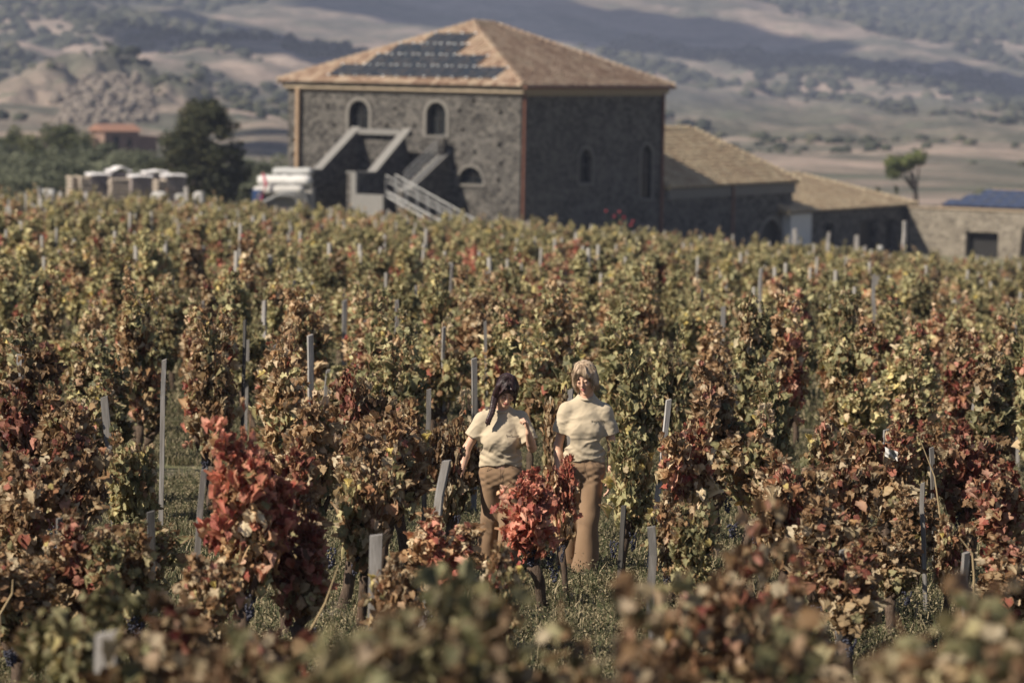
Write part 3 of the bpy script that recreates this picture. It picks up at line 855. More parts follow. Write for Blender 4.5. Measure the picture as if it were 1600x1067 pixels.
def leaves(pos, tip, nrm, size, r1, r2, r3, coarse=False, dry=1.0):
    """leaf cloud: pos (n,3), tip direction, normal, size -> V, F, colour"""
    n = len(pos)
    LV_, LF_, LE_ = (LC_V, LC_F, LC_E) if coarse else (LEAF_V, LEAF_F, LEAF_EDGE)
    y = tip / np.linalg.norm(tip, axis=1, keepdims=True)
    x = np.cross(y, nrm); x /= np.linalg.norm(x, axis=1, keepdims=True) + 1e-9
    z = np.cross(x, y)
    k = len(LV_)
    lx = LV_[None, :, 0] * np.ones((n, 1)); ly = LV_[None, :, 1] * np.ones((n, 1))
    cup = rng.normal(.3, .8, (n, 1)) * dry; fold = rng.normal(.25, .6, (n, 1)) * dry; curl = rng.normal(-.45, .7, (n, 1)) * dry
    tw = rng.normal(0, .35, (n, 1)) * dry
    jit = rng.normal(0, .10, (n, k))
    lz = cup * (lx ** 2) * 1.6 + fold * np.abs(lx) * .8 + curl * (ly - .2) ** 2 * .8 + tw * lx * (ly - .2) + jit * np.array(LE_)[None]
    shr = 1 - np.clip(np.abs(cup) * .35, 0, .45)
    lx = lx * shr * (1 + rng.normal(0, .07, (n, k)))
    L = np.stack([lx, ly, lz], -1) * size[:, None, None]
    V = pos[:, None, :] + L[:, :, 0:1] * x[:, None] + L[:, :, 1:2] * y[:, None] + L[:, :, 2:3] * z[:, None]
    F = LF_[None] + (np.arange(n) * k)[:, None, None]
    C = np.stack([np.repeat(r1[:, None], k, 1), np.repeat(r2[:, None], k, 1), np.repeat(LE_[None], n, 0), np.repeat(r3[:, None], k, 1)], -1)
    return V.reshape(-1, 3), F.reshape(-1, 3), C.reshape(-1, 4)

def vine_variant(seed, H=1.6, W=.30, nsh=10, dense=1.0, leafsize=.080, coarse=False, lowest=.42):
    """trunk, canes and foliage of one head-trained vine; returns meshes"""
    g = np.random.default_rng(seed)
    th = g.uniform(.32, .48)
    tr = MB()
    lean = g.normal(0, .05, 2)
    path = [Vector((0, 0, -.12))] + [Vector((lean[0] * k + g.normal(0, .012), lean[1] * k + g.normal(0, .012), th * k)) for k in (0.05, .35, .7, 1.0)]
    tr.tube(path, [.06, .05, .042, .045, .055], 7)
    head = path[-1]
    for k in range(3):
        w = g.uniform(0, 6.28); tr.tube([head, head + Vector((math.cos(w) * .08, math.sin(w) * .08, .07)), head + Vector((math.cos(w) * .12, math.sin(w) * .12, .18))], [.035, .026, .016], 6)
    ca = MB(); pos = []; axis_r = []; sh_id = []
    blobs = g.uniform(0, 6.28, 3)
    for s_ in range(nsh):
        w = g.uniform(0, 6.28); L = H * g.uniform(.60, 1.0) - th
        topz = H if s_ == 0 else th + L
        rad = W * g.uniform(.35, 1.0); droop = g.uniform(0, 1) < .33
        p = []
        wt = w + g.normal(0, .5)
        for k in range(11):
            f = k / 10
            rr = rad * (math.sin(min(f * 1.25, 1) * math.pi * .62)) * (1 - .35 * f) + .10 * max(0, f - .7)
            zz = head.z + .08 + (topz - head.z - .08) * f
            if droop:
                zz = head.z + .08 + (topz - head.z) * (math.sin(f * 2.5) * .75); rr = rad * (.2 + 1.15 * f)
            p.append(Vector((head.x + math.cos(w + (wt - w) * f) * rr + g.normal(0, .02), head.y + math.sin(w + (wt - w) * f) * rr + g.normal(0, .02), max(zz, lowest * .6))))
        ca.tube(p, [.008 - .0005 * k for k in range(11)], 4)
        nl = int(46 * L * dense / 1.1 * g.uniform(.8, 1.15))
        for k in range(nl):
            f = g.uniform(.08, 1.0) ** .85; q = f * 10; i = min(int(q), 9)
            b = p[i].lerp(p[i + 1], q - i)
            nsub = g.integers(2, 4)
            for _ in range(nsub):
                d = g.normal(0, 1, 3); d[2] *= .55; d /= np.linalg.norm(d)
                rr = g.uniform(.02, .16) * (1 - .5 * f)
                pp = np.array(b[:]) + d * rr
                if pp[2] < lowest - .1: continue
                pos.append(pp); axis_r.append(math.hypot(pp[0] - head.x, pp[1] - head.y)); sh_id.append(s_ * 3 + int(f * 3))
    pos = np.array(pos); n = len(pos)
    out = pos - np.array([head.x, head.y, 0]); out[:, 2] = 0
    out = out / (np.linalg.norm(out, axis=1, keepdims=True) + 1e-3)
    tip = np.array([0, 0, -1.0]) + out * g.uniform(.1, .9, (n, 1)) + g.normal(0, .38, (n, 3))
    nrm = out * .9 + np.array([0, 0, .55]) + g.normal(0, .5, (n, 3))
    size = leafsize * g.uniform(.55, 1.18, n) * np.where(pos[:, 2] > H * .82, .72, 1.0)
    cl = g.uniform(0, 1, 64)
    shr = cl[np.array(sh_id) % 64]
    nz = fbm(pos[:, 0] * 3 + seed, pos[:, 1] * 3, pos[:, 2] * 3.2, 2, seed)
    nz = np.clip((nz - .5) * 2.1 + .5, 0, 1)
    r2 = np.clip(.50 * nz + .2 * shr + .30 * g.uniform(0, 1, n), 0, 1)
    r1 = np.clip(.72 * g.uniform(0, 1, n) + .28 * shr, 0, 1); r3 = g.uniform(0, 1, n)
    V, F, C = leaves(pos, tip, nrm, size, r1, r2, r3, coarse)
    return tr, ca, (V, F, C), (pos, tip, nrm, size, r1, r2, r3)

# shape library: (height, half width, shoots, density)
SHAPES = [(1.72, .20, 10, 1.0), (1.55, .25, 11, 1.0), (1.88, .18, 9, 1.0), (1.42, .23, 10, 1.05), (1.78, .22, 11, .9), (1.62, .19, 9, 1.1),
          (1.98, .19, 10, 1.0), (1.25, .21, 9, 1.0), (1.62, .29, 12, .9), (1.84, .15, 8, 1.0), (1.5, .20, 9, .8), (1.74, .24, 12, 1.0)]
LIB = []
for i, (h_, w_, ns_, dn_) in enumerate(SHAPES):
    tr, ca, fo, raw = vine_variant(100 + i, h_, w_, ns_, dn_)
    LIB.append(dict(h=h_, w=w_, trunk=tr.mesh('trunk', M['bark'], True), cane=ca.mesh('cane', M['cane']),
                    foliage=np_mesh('foliage', fo[0], fo[1], M['leaf'], False, colors=fo[2]), raw=raw))
FAR = []
for i in range(8):
    h_, w_, ns_, dn_ = SHAPES[i]
    tr, ca, fo, raw = vine_variant(200 + i, h_, w_ * 1.1, ns_, dn_ * .58, .115, True)
    if i in (0, 3, 5):
        r = random.Random(i); lx = r.uniform(-.1, .1); tp = h_ * r.uniform(.75, 1.08)
        tr.box(.06, .12, -.03, .03, -.1, tp, 1, M=Matrix.Rotation(r.uniform(-.06, .06), 4, 'Y'))
    Vt = np.array(tr.v, dtype=float); nV = len(fo[0])
    quads = np.array([f for f in tr.f if len(f) == 4]) + nV
    V = np.concatenate([fo[0], Vt]); C = np.concatenate([fo[2], np.zeros((len(Vt), 4))])
    mi = np.concatenate([np.zeros(len(fo[1])), [1 + m_ for f, m_ in zip(tr.f, tr.m) if len(f) == 4]]).astype(int)
    FAR.append(np_mesh('far_vine', V, [fo[1], quads], [M['leaf'], M['bark'], M['stake_far']], False, mi=mi, colors=C))

# a few loose leaf shapes shared by every vine that shows its leaves one by one
LEAFLIB = []
for k in range(24):
    V, F, C = leaves(np.zeros((1, 3)), np.array([[0, 1., 0]]), np.array([[0, 0, 1.]]), np.ones(1), np.array([(k % 8) / 7.5]), np.array([0.0]), rng.uniform(0, 1, 1), dry=.6)
    LEAFLIB.append(None); C[:, 1] = [.12, .5, .9][k // 8]
    LEAFLIB[-1] = np_mesh('leaf', V, F, M['leaf'], False, colors=C)
def grape_mesh(seed):
    g = np.random.default_rng(seed); Vs, Fs = [], []; b = 0; V0, F0 = ICO1
    for k in range(46):
        f = g.uniform(0, 1); r = .042 * (1 - f * .75); w = g.uniform(0, 6.28)
        c = np.array([math.cos(w) * r, math.sin(w) * r, -.015 - f * .13]) + g.normal(0, .003, 3)
        Vs.append(V0 * .0105 + c); Fs.append(F0 + b); b += len(V0)
    return np_mesh('grape_bunch', np.concatenate(Vs), np.concatenate(Fs), M['grape'], True)
t = NT('dark_grape_skin'); f = t.noise(t.coord(), 60, 2)
M['grape'] = t.done(t.bsdf(t.mix(f, (.010, .010, .020), (.04, .042, .065)), .45, spec=.4))
GRAPES = [grape_mesh(k) for k in range(3)]

def vine(x, y, lib, rz, sx, sz, red, grn, val, nleaf=0, grapes=0):
    L = LIB[lib]; z = tz(x, y)
    r = empty('grapevine', (x, y, z), rz); r.scale = (sx, sx, sz)
    parts = [link_mesh('trunk', L['trunk'], r), link_mesh('foliage', L['foliage'], r)]
    parts[1]['kind'] = 'stuff'
    if y < 34:
        c = link_mesh('cane', L['cane'], r); c['kind'] = 'stuff'
    lf = []
    if nleaf:
        pos, tip, nrm, size, r1, r2, r3 = L['raw']
        g = np.random.default_rng(int(x * 100) % 9999 + 5)
        # the outermost leaves on the camera's side
        c_, s_ = math.cos(rz), math.sin(rz)
        toward = -(pos[:, 0] * s_ + pos[:, 1] * c_) + g.uniform(0, .12, len(pos))
        idx = np.argsort(-toward)[:nleaf * 3]; idx = g.choice(idx, nleaf, replace=False)
        for i in idx:
            lib_k = int(min(2, r2[i] * 3)) * 8 + int(min(7, r1[i] * 7.99))
            yv = Vector(tip[i]).normalized(); xv = yv.cross(Vector(nrm[i])).normalized(); zv = xv.cross(yv)
            o = link_mesh('leaf', LEAFLIB[lib_k], r)
            s__ = float(size[i]) * 1.0
            off = Vector((pos[i][0], pos[i][1], 0)).normalized() * .03
            loc = Vector(pos[i]) + off
            o.matrix_local = Matrix(((xv.x * s__, yv.x * s__, zv.x * s__, loc.x), (xv.y * s__, yv.y * s__, zv.y * s__, loc.y), (xv.z * s__, yv.z * s__, zv.z * s__, loc.z), (0, 0, 0, 1)))
            lf.append(o)
    for k in range(grapes):
        w = rz * 0 + random.uniform(-2.6, -.5) - rz
        o = link_mesh('grape_bunch', GRAPES[k % 3], r, (math.cos(w) * .13, math.sin(w) * .13, random.uniform(.42, .6)))
    for o in parts[1:2] + lf:
        o['redness'] = float(red); o['greenness'] = float(grn); o['value'] = float(val)
    return r

# hero vines: px, top y, distance, width factor, redness, greenness, value, note
HERO = [
 (72, 487, 27, 1.15, .45, .25, .62, 'tall dark vine with wine-red leaves at its tip near the left edge'),
 (165, 520, 30, 1.1, .12, .45, .8, None), (332, 492, 29.5, .8, .1, .45, .8, None), (462, 545, 26.5, .95, .22, .3, 1.15, None),
 (222, 815, 18.6, .8, .1, .6, .9, None), (640, 620, 25.0, .9, .2, .4, .9, None), (450, 500, 32, 1.0, .42, .25, .8, None), (592, 560, 26, .9, .5, .25, .7, None), (640, 512, 29.5, 1.05, .05, .62, 1.0, None),
 (705, 600, 25.4, .75, .18, .3, .8, None), (1052, 765, 22.9, .6, .1, .5, .95, None), (712, 652, 24.1, .5, .15, .35, .75, 'slim brown vine covering the dark-haired woman\'s lowered arm'), (1400, 815, 21.6, .8, .1, .4, .8, None), (1478, 800, 21.8, .5, .2, .4, .9, None), (600, 640, 24.0, 1.1, .16, .4, 1.0, None), (545, 655, 22.7, 1.0, .12, .45, 1.0, None),
 (490, 600, 24.6, 1.0, .2, .32, 1.0, None), (372, 640, 18.7, .95, .70, .15, 1.3, 'bushy vine with bright red leaves left of the women, closest to the tall leaning stake'),
 (455, 680, 20.5, .95, .35, .3, .95, None), (203, 668, 23.4, .75, .1, .62, 1.0, None), (90, 655, 22.4, 1.05, .3, .2, .75, None),
 (20, 700, 21, 1.0, .2, .25, .85, None), (110, 600, 25.6, 1.0, .15, .35, .9, None),
 (890, 708, 23.3, .50, .55, .05, 1.35, 'small dusty pink vine shoot over the fair-haired woman\'s hip'), (850, 728, 22.4, .9, .78, .02, 1.4, 'narrow pinkish red vine standing in front of the two women'),
 (690, 790, 20.0, .95, .35, .15, 1.25, None), (768, 842, 17.6, .5, .2, .5, 1.0, None), (866, 600, 27.2, .45, .1, .35, .85, 'slim brown vine standing between the two women'),
 (985, 548, 27.4, .8, .05, .72, .95, 'olive green vine right behind the fair-haired woman'), (976, 672, 23.8, .72, .06, .85, 1.15, 'leafy olive vine with large pale leaves right of the fair-haired woman'),
 (1050, 505, 30.5, .7, .05, .6, .9, None), (1125, 545, 27.6, .95, .42, .15, .8, None), (1100, 650, 23.9, .95, .33, .42, 1.2, 'yellow and red vine right of the slim white stake'),
 (1228, 562, 28, .8, .08, .62, .9, None), (1165, 620, 25.4, 1.0, .3, .3, .95, None), (1300, 640, 26, .85, .15, .5, .9, None),
 (1395, 655, 25, 1.05, .3, .25, .95, 'brown vine with a scrap of white plastic caught in its leaves'), (1330, 700, 23, .95, .15, .3, .75, None),
 (1520, 655, 25.5, 1.0, .55, .12, .7, None), (1590, 720, 23.4, 1.0, .5, .2, .85, None), (1465, 660, 28.5, .9, .2, .5, .9, None),
 (1260, 770, 20.5, 1.0, .15, .35, .8, None), (1335, 840, 19.0, .9, .3, .2, .8, None), (1560, 830, 20.4, 1.05, .35, .2, .8, None),
 (1220, 700, 22, .95, .28, .3, .9, None), (1430, 760, 24.4, .7, .15, .35, .8, None),
 (480, 800, 18.8, .85, .6, .3, .8, None), (565, 700, 21.2, .8, .1, .5, .95, None), (230, 800, 20.2, .9, .12, .55, .9, None), (130, 790, 18.9, .95, .3, .2, .8, None),
 (20, 850, 18.2, .9, .15, .3, .8, None), (300, 860, 17.6, .8, .2, .4, .9, None), (630, 860, 17.9, .6, .1, .4, .9, None),
 (1090, 780, 20.9, .6, .1, .6, .9, None),
 # out of focus in front
 (1165, 785, 12.6, .82, .5, .2, 1.1, 'blurred red and brown vine in the right foreground with its top free'), (1235, 870, 11.2, .9, .3, .3, 1.0, None),
 (1110, 900, 10.6, .85, .1, .5, 1.1, None), (605, 885, 9.3, .95, .08, .62, .8, None), (765, 870, 10.0, .75, .15, .6, 1.05, None),
 (690, 930, 8.6, .9, .05, .55, .7, None), (960, 890, 9.6, .9, .2, .5, 1.0, None), (870, 950, 8.9, .8, .3, .35, .9, None), (1040, 960, 8.7, .8, .2, .4, .9, None),
 (1420, 895, 9.4, 1.1, .12, .45, .95, None), (1540, 925, 8.7, 1.1, .12, .4, 1.05, None), (1330, 960, 8.4, .9, .2, .4, .9, None), (1480, 1000, 7.7, .9, .05, .5, 1.0, None),
 (120, 900, 12.0, .7, .02, .95, 1.0, 'fresh green blurred vine at the lower left'), (60, 985, 9.5, .9, .1, .5, 1.0, None), (240, 960, 10.4, .9, .15, .5, .95, None), (370, 930, 11.4, 1.0, .35, .3, .8, None),
 (470, 985, 9.0, .8, .08, .5, .9, None), (540, 975, 7.2, .6, .02, .5, 1.4, None), (320, 1010, 8.8, .8, .2, .5, .9, None), (1190, 990, 8.2, .9, .25, .35, 1.05, None),
]
vines = []          # (object, x, y, red, grn, height, note)
taken = []
for (px, py, D, wf, red, grn, val, note) in HERO:
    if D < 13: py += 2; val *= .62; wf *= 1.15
    red *= .82
    grn = min(.95, grn + (.03 if red < .5 else 0))
    p = P(px, py, D); z0 = tz(p.x, D); H = max(.75, p.z - z0)
    lib = min(range(len(LIB)), key=lambda k: abs(LIB[k]['h'] - H) + random.random() * .3)
    sx = wf * (.95 if D > 15 else 1.05)
    inf = 17 < D < 30; wf *= 1.22
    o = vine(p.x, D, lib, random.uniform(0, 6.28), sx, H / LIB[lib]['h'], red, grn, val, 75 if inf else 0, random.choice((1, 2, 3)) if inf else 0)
    vines.append((o, p.x, D, red, grn, H, note)); taken.append((p.x, D))
# regular planting behind
pts = []
row_a = R(14); ca_, sa_ = math.cos(row_a), math.sin(row_a)
for i in range(-160, 161):
    for j in range(-20, 190):
        gx, gy = i * 1.62, j * 1.45
        x = gx * ca_ - gy * sa_ + random.gauss(0, .15); y = gx * sa_ + gy * ca_ + random.gauss(0, .15)
        if y < 19.5 or y > 192: continue
        if abs(x) > .158 * y + 2.2: continue
        if random.random() < .06 + (.06 if y > 50 else 0): continue
        px, py = px_of(x, y, 0)
        if y < 26.4 and 705 < px < 1010: continue
        if any((x - a) ** 2 + (y - b) ** 2 < .95 ** 2 for a, b in taken): continue
        if y < 34 and 1240 < px < 1290 and y > 27: continue
        if y < 24 and (1400 < px < 1500 or 560 < px < 720 or 150 < px < 200): continue
        if any(abs(px - (a + (0 if c > 300 else 0))) < 34 and 0 < d_ - y < 6 for a, c, d_ in ((256, 0, 26.5), (162, 0, 25.5), (1048, 0, 25.2), (1443, 0, 23))): continue
        # grassy lanes and the building yards
        lane = math.sin(x * .11 + y * .034 + 1.3)
        if y > 60 and abs(lane) < .035: continue
        if y > 172 and (x > 3.0): continue
        if y > 183 and x > -15: continue
        pts.append((x, y))
pts.sort(key=lambda q: q[1])
N_IND = 300 - len(HERO)
def look(x, y):
    n = float(fbm(np.array([x / 9.0]), np.array([y / 14.0]), o=2, seed=77)[0])
    red = max(.04, random.gauss(.15, .06)) + (.16 if random.random() < .10 else 0) + max(0, (n - .58)) * .8
    if x > 4 and y < 60: red += .05
    grn = min(.8, max(.08, random.gauss(.54, .16) + min(.12, (y - 25) / 400)))
    return min(red, .85), grn, max(.6, random.gauss(1.0, .16))
for (x, y) in pts[:N_IND]:
    red, grn, val = look(x, y); lib = random.randrange(len(LIB)); sz = random.uniform(.80, 1.12)
    near_w = y < 31
    o = vine(x, y, lib, random.uniform(0, 6.28), random.uniform(.8, 1.1), sz, red, grn, val * 1.05, 26 if near_w else 0, 0)
    vines.append((o, x, y, red, grn, LIB[lib]['h'] * sz, None))
rest = pts[N_IND:]
print('vines', len(vines), 'rest', len(rest), 'last individual at', pts[N_IND - 1][1])

# all farther vines: one object
def far_vines():
    n = len(rest); X = np.array([p[0] for p in rest]); Y = np.array([p[1] for p in rest]); Z = terrain(X, Y)
    me = bpy.data.meshes.new('far_vines'); me.vertices.add(n); me.vertices.foreach_set('co', np.stack([X, Y, Z], -1).astype(np.float32).ravel()); me.update()
    lk = [look(x, y) for x, y in rest]
    for nm, arr in (('redness', [l[0] for l in lk]), ('greenness', [l[1] for l in lk]), ('value', [l[2] * 1.12 for l in lk]), ('spin', rng.uniform(0, 6.28, n)), ('grow', rng.uniform(.70, 1.14, n))):
        a = me.attributes.new(nm, 'FLOAT', 'POINT'); a.data.foreach_set('value', np.array(arr, dtype=np.float32))
    a = me.attributes.new('pick', 'INT', 'POINT'); a.data.foreach_set('value', rng.integers(0, len(FAR), n).astype(np.int32))
    ob = link_mesh('far_vines', me)
    ng = bpy.data.node_groups.new('plant_far_vines', 'GeometryNodeTree')
    ng.interface.new_socket('Geometry', in_out='INPUT', socket_type='NodeSocketGeometry'); ng.interface.new_socket('Geometry', in_out='OUTPUT', socket_type='NodeSocketGeometry')
    N = ng.nodes; gi = N.new('NodeGroupInput'); go = N.new('NodeGroupOutput')
    join = N.new('GeometryNodeJoinGeometry'); srcs = []
    for m_ in FAR:
        src = bpy.data.objects.new('far_vine_shape', m_)
        oi = N.new('GeometryNodeObjectInfo'); oi.inputs[0].default_value = src; oi.inputs['As Instance'].default_value = True
        srcs.append(oi)
    for oi in reversed(srcs): ng.links.new(oi.outputs['Geometry'], join.inputs[0])
    def na(name, typ='FLOAT'):
        a = N.new('GeometryNodeInputNamedAttribute'); a.data_type = typ; a.inputs[0].default_value = name; return a.outputs[0]
    ip = N.new('GeometryNodeInstanceOnPoints'); ip.inputs['Pick Instance'].default_value = True
    ng.links.new(gi.outputs[0], ip.inputs['Points']); ng.links.new(join.outputs[0], ip.inputs['Instance'])
    ng.links.new(na('pick', 'INT'), ip.inputs['Instance Index'])
    cx = N.new('ShaderNodeCombineXYZ'); ng.links.new(na('spin'), cx.inputs[2]); ng.links.new(cx.outputs[0], ip.inputs['Rotation'])
    cs = N.new('ShaderNodeCombineXYZ'); g_ = na('grow')
    for k in range(3): ng.links.new(g_, cs.inputs[k])
    ng.links.new(cs.outputs[0], ip.inputs['Scale'])
    ng.links.new(ip.outputs[0], go.inputs[0])
    md = ob.modifiers.new('plant', 'NODES'); md.node_group = ng
    tag(ob, 'far rows of olive and brown grapevines running back to the farm buildings', 'grapevines', kind='stuff')
far_vines()

# ------------------------------------------------------------------ stakes
def stake_mesh(k):
    r = random.Random(k); m = MB(); a, b = (.024, .015) if k % 2 else (.019, .019)
    n = 7; vs = []
    for i in range(n):
        f = i / (n - 1); dx, dy = r.gauss(0, .005), r.gauss(0, .005); w = 1 + r.gauss(0, .05)
        vs += [(-a * w + dx, -b + dy, f), (a * w + dx, -b * 1.1 + dy, f + (.008 if i == n - 1 else 0)), (a + dx, b * w + dy, f + (.01 if i == n - 1 else 0)), (-a + dx, b + dy, f)]
    fs = [(i * 4 + q, i * 4 + (q + 1) % 4, (i + 1) * 4 + (q + 1) % 4, (i + 1) * 4 + q) for i in range(n - 1) for q in range(4)] + [tuple(range(4 * n - 4, 4 * n))]
    m.add(vs, fs); return m.mesh('stake', M['stake'])
STK = [stake_mesh(k) for k in range(6)]
stakes = []
def stake(px, pyt, D, w=.055, light=1.0, lean=0.0, label=None, x=None, H=None, rz=None):
    if x is None: p = P(px, pyt, D); x = p.x; H = p.z - tz(x, D)
    o = link_mesh('wooden_stake', STK[len(stakes) % 6]); o.location = (x - math.sin(lean) * H * .0, D, tz(x, D) - .12)
    k = w / .05
    o.scale = (k, k, H + .12); o.rotation_euler = (random.gauss(0, .02), lean, random.uniform(-.5, .5) if rz is None else rz)
    # lean about the visible top: keep the top where it is
    o.location.x -= math.sin(lean) * (H + .12)
    o['lightness'] = float(light); stakes.append((o, x, D, H, light, lean, label)); return o
HS = [(256, 563, 26.5, .05, 1.25, 0, 'tall straight pale grey stake standing clear on the left'), (162, 620, 25.5, .055, .9, -.1, 'leaning grey stake left of the tall pale one'),
 (702, 716, 20.6, .062, 1.15, .14, 'bare light grey stake left of the dark-haired woman\'s legs'), (1048, 625, 25.2, .04, 1.7, .11, 'slim whitish stake right of the fair-haired woman'),
 (1017, 824, 19.9, .065, .75, 0, 'broad dark grey stake low right of the women, top cut square'), (588, 838, 18.0, .07, 1.1, 0, 'short grey stake rising from the blurred vines left of centre'),
 (318, 735, 18.9, .045, .9, .06, 'tall stake leaning beside the bright red vine'), (165, 992, 10.4, .065, 1.4, 0, 'blurred thick pale stake at the lower left corner'),
 (1443, 755, 23.0, .04, .9, 0, 'grey stake in the grassy gap at the right'), (1457, 700, 25.9, .035, .8, 0, 'thin dark stake just behind the grassy gap at the right'),
 (670, 610, 26.3, .05, .8, .03, None), (487, 525, 31.5, .055, 1.4, 0, None), (386, 500, 31, .035, .4, 0, 'thin dark pole between the vines left of centre'), (33, 548, 30, .06, .9, .03, None),
 (1366, 430, 52, .08, .8, 0, None), (1372, 432, 60, .07, .9, 0, None), (91, 810, 19.5, .04, .5, .02, None), (236, 800, 19.4, .045, .4, 0, 'thick dark stake below the tall pale one'),
 (1527, 590, 33, .05, 1.2, .1, None), (208, 505, 38, .05, 1.0, 0, None), (415, 470, 42, .06, 1.5, 0, None), (975, 790, 22.6, .035, .3, .05, None), (1098, 810, 21.0, .05, .35, 0, None),
 (1320, 860, 19.2, .045, .8, 0, None), (1505, 862, 20.0, .05, .9, -.06, None), (1385, 672, 25.6, .05, .9, 0, None), (890, 610, 27.6, .055, .9, 0, None), (740, 560, 30.0, .05, 1.0, 0, None),
 (620, 470, 40, .06, 1.0, 0, None), (538, 470, 44, .06, 1.1, 0, None), (1240, 470, 46, .06, 1.1, 0, None), (1130, 480, 44, .06, 1.1, 0, None), (1190, 420, 60, .07, 1.3, 0, None)]
for (px, pyt, D, w, li, le, lb) in HS: stake(px, pyt, D, w, li, le or random.gauss(0, .025), lb)
for (o, x, y, red, grn, H, note) in vines:
    if len(stakes) >= 170: break
    if y > 30 and random.random() < .33:
        h_ = H * random.uniform(.62, .98)
        stake(0, 0, y + random.choice((-.1, .1)), random.uniform(.035, .05), random.choice((.4, .6, .8, 1.1)), random.gauss(0, .04), None, x=x + random.uniform(-.12, .12), H=h_)
# the far row of pale posts by the wing (px, top y)
for k, (px, py) in enumerate([(1128, 378), (1232, 372), (1242, 358), (1295, 363), (1338, 368), (1352, 385), (1318, 400), (1414, 346), (1107, 385), (1196, 392), (1280, 395), (1440, 400), (95, 300), (62, 293), (291, 292)]):
    stake(px, py, 150 + (k * 7) % 18, .20 if py < 390 else .14, 1.6, random.gauss(0, .04), None)
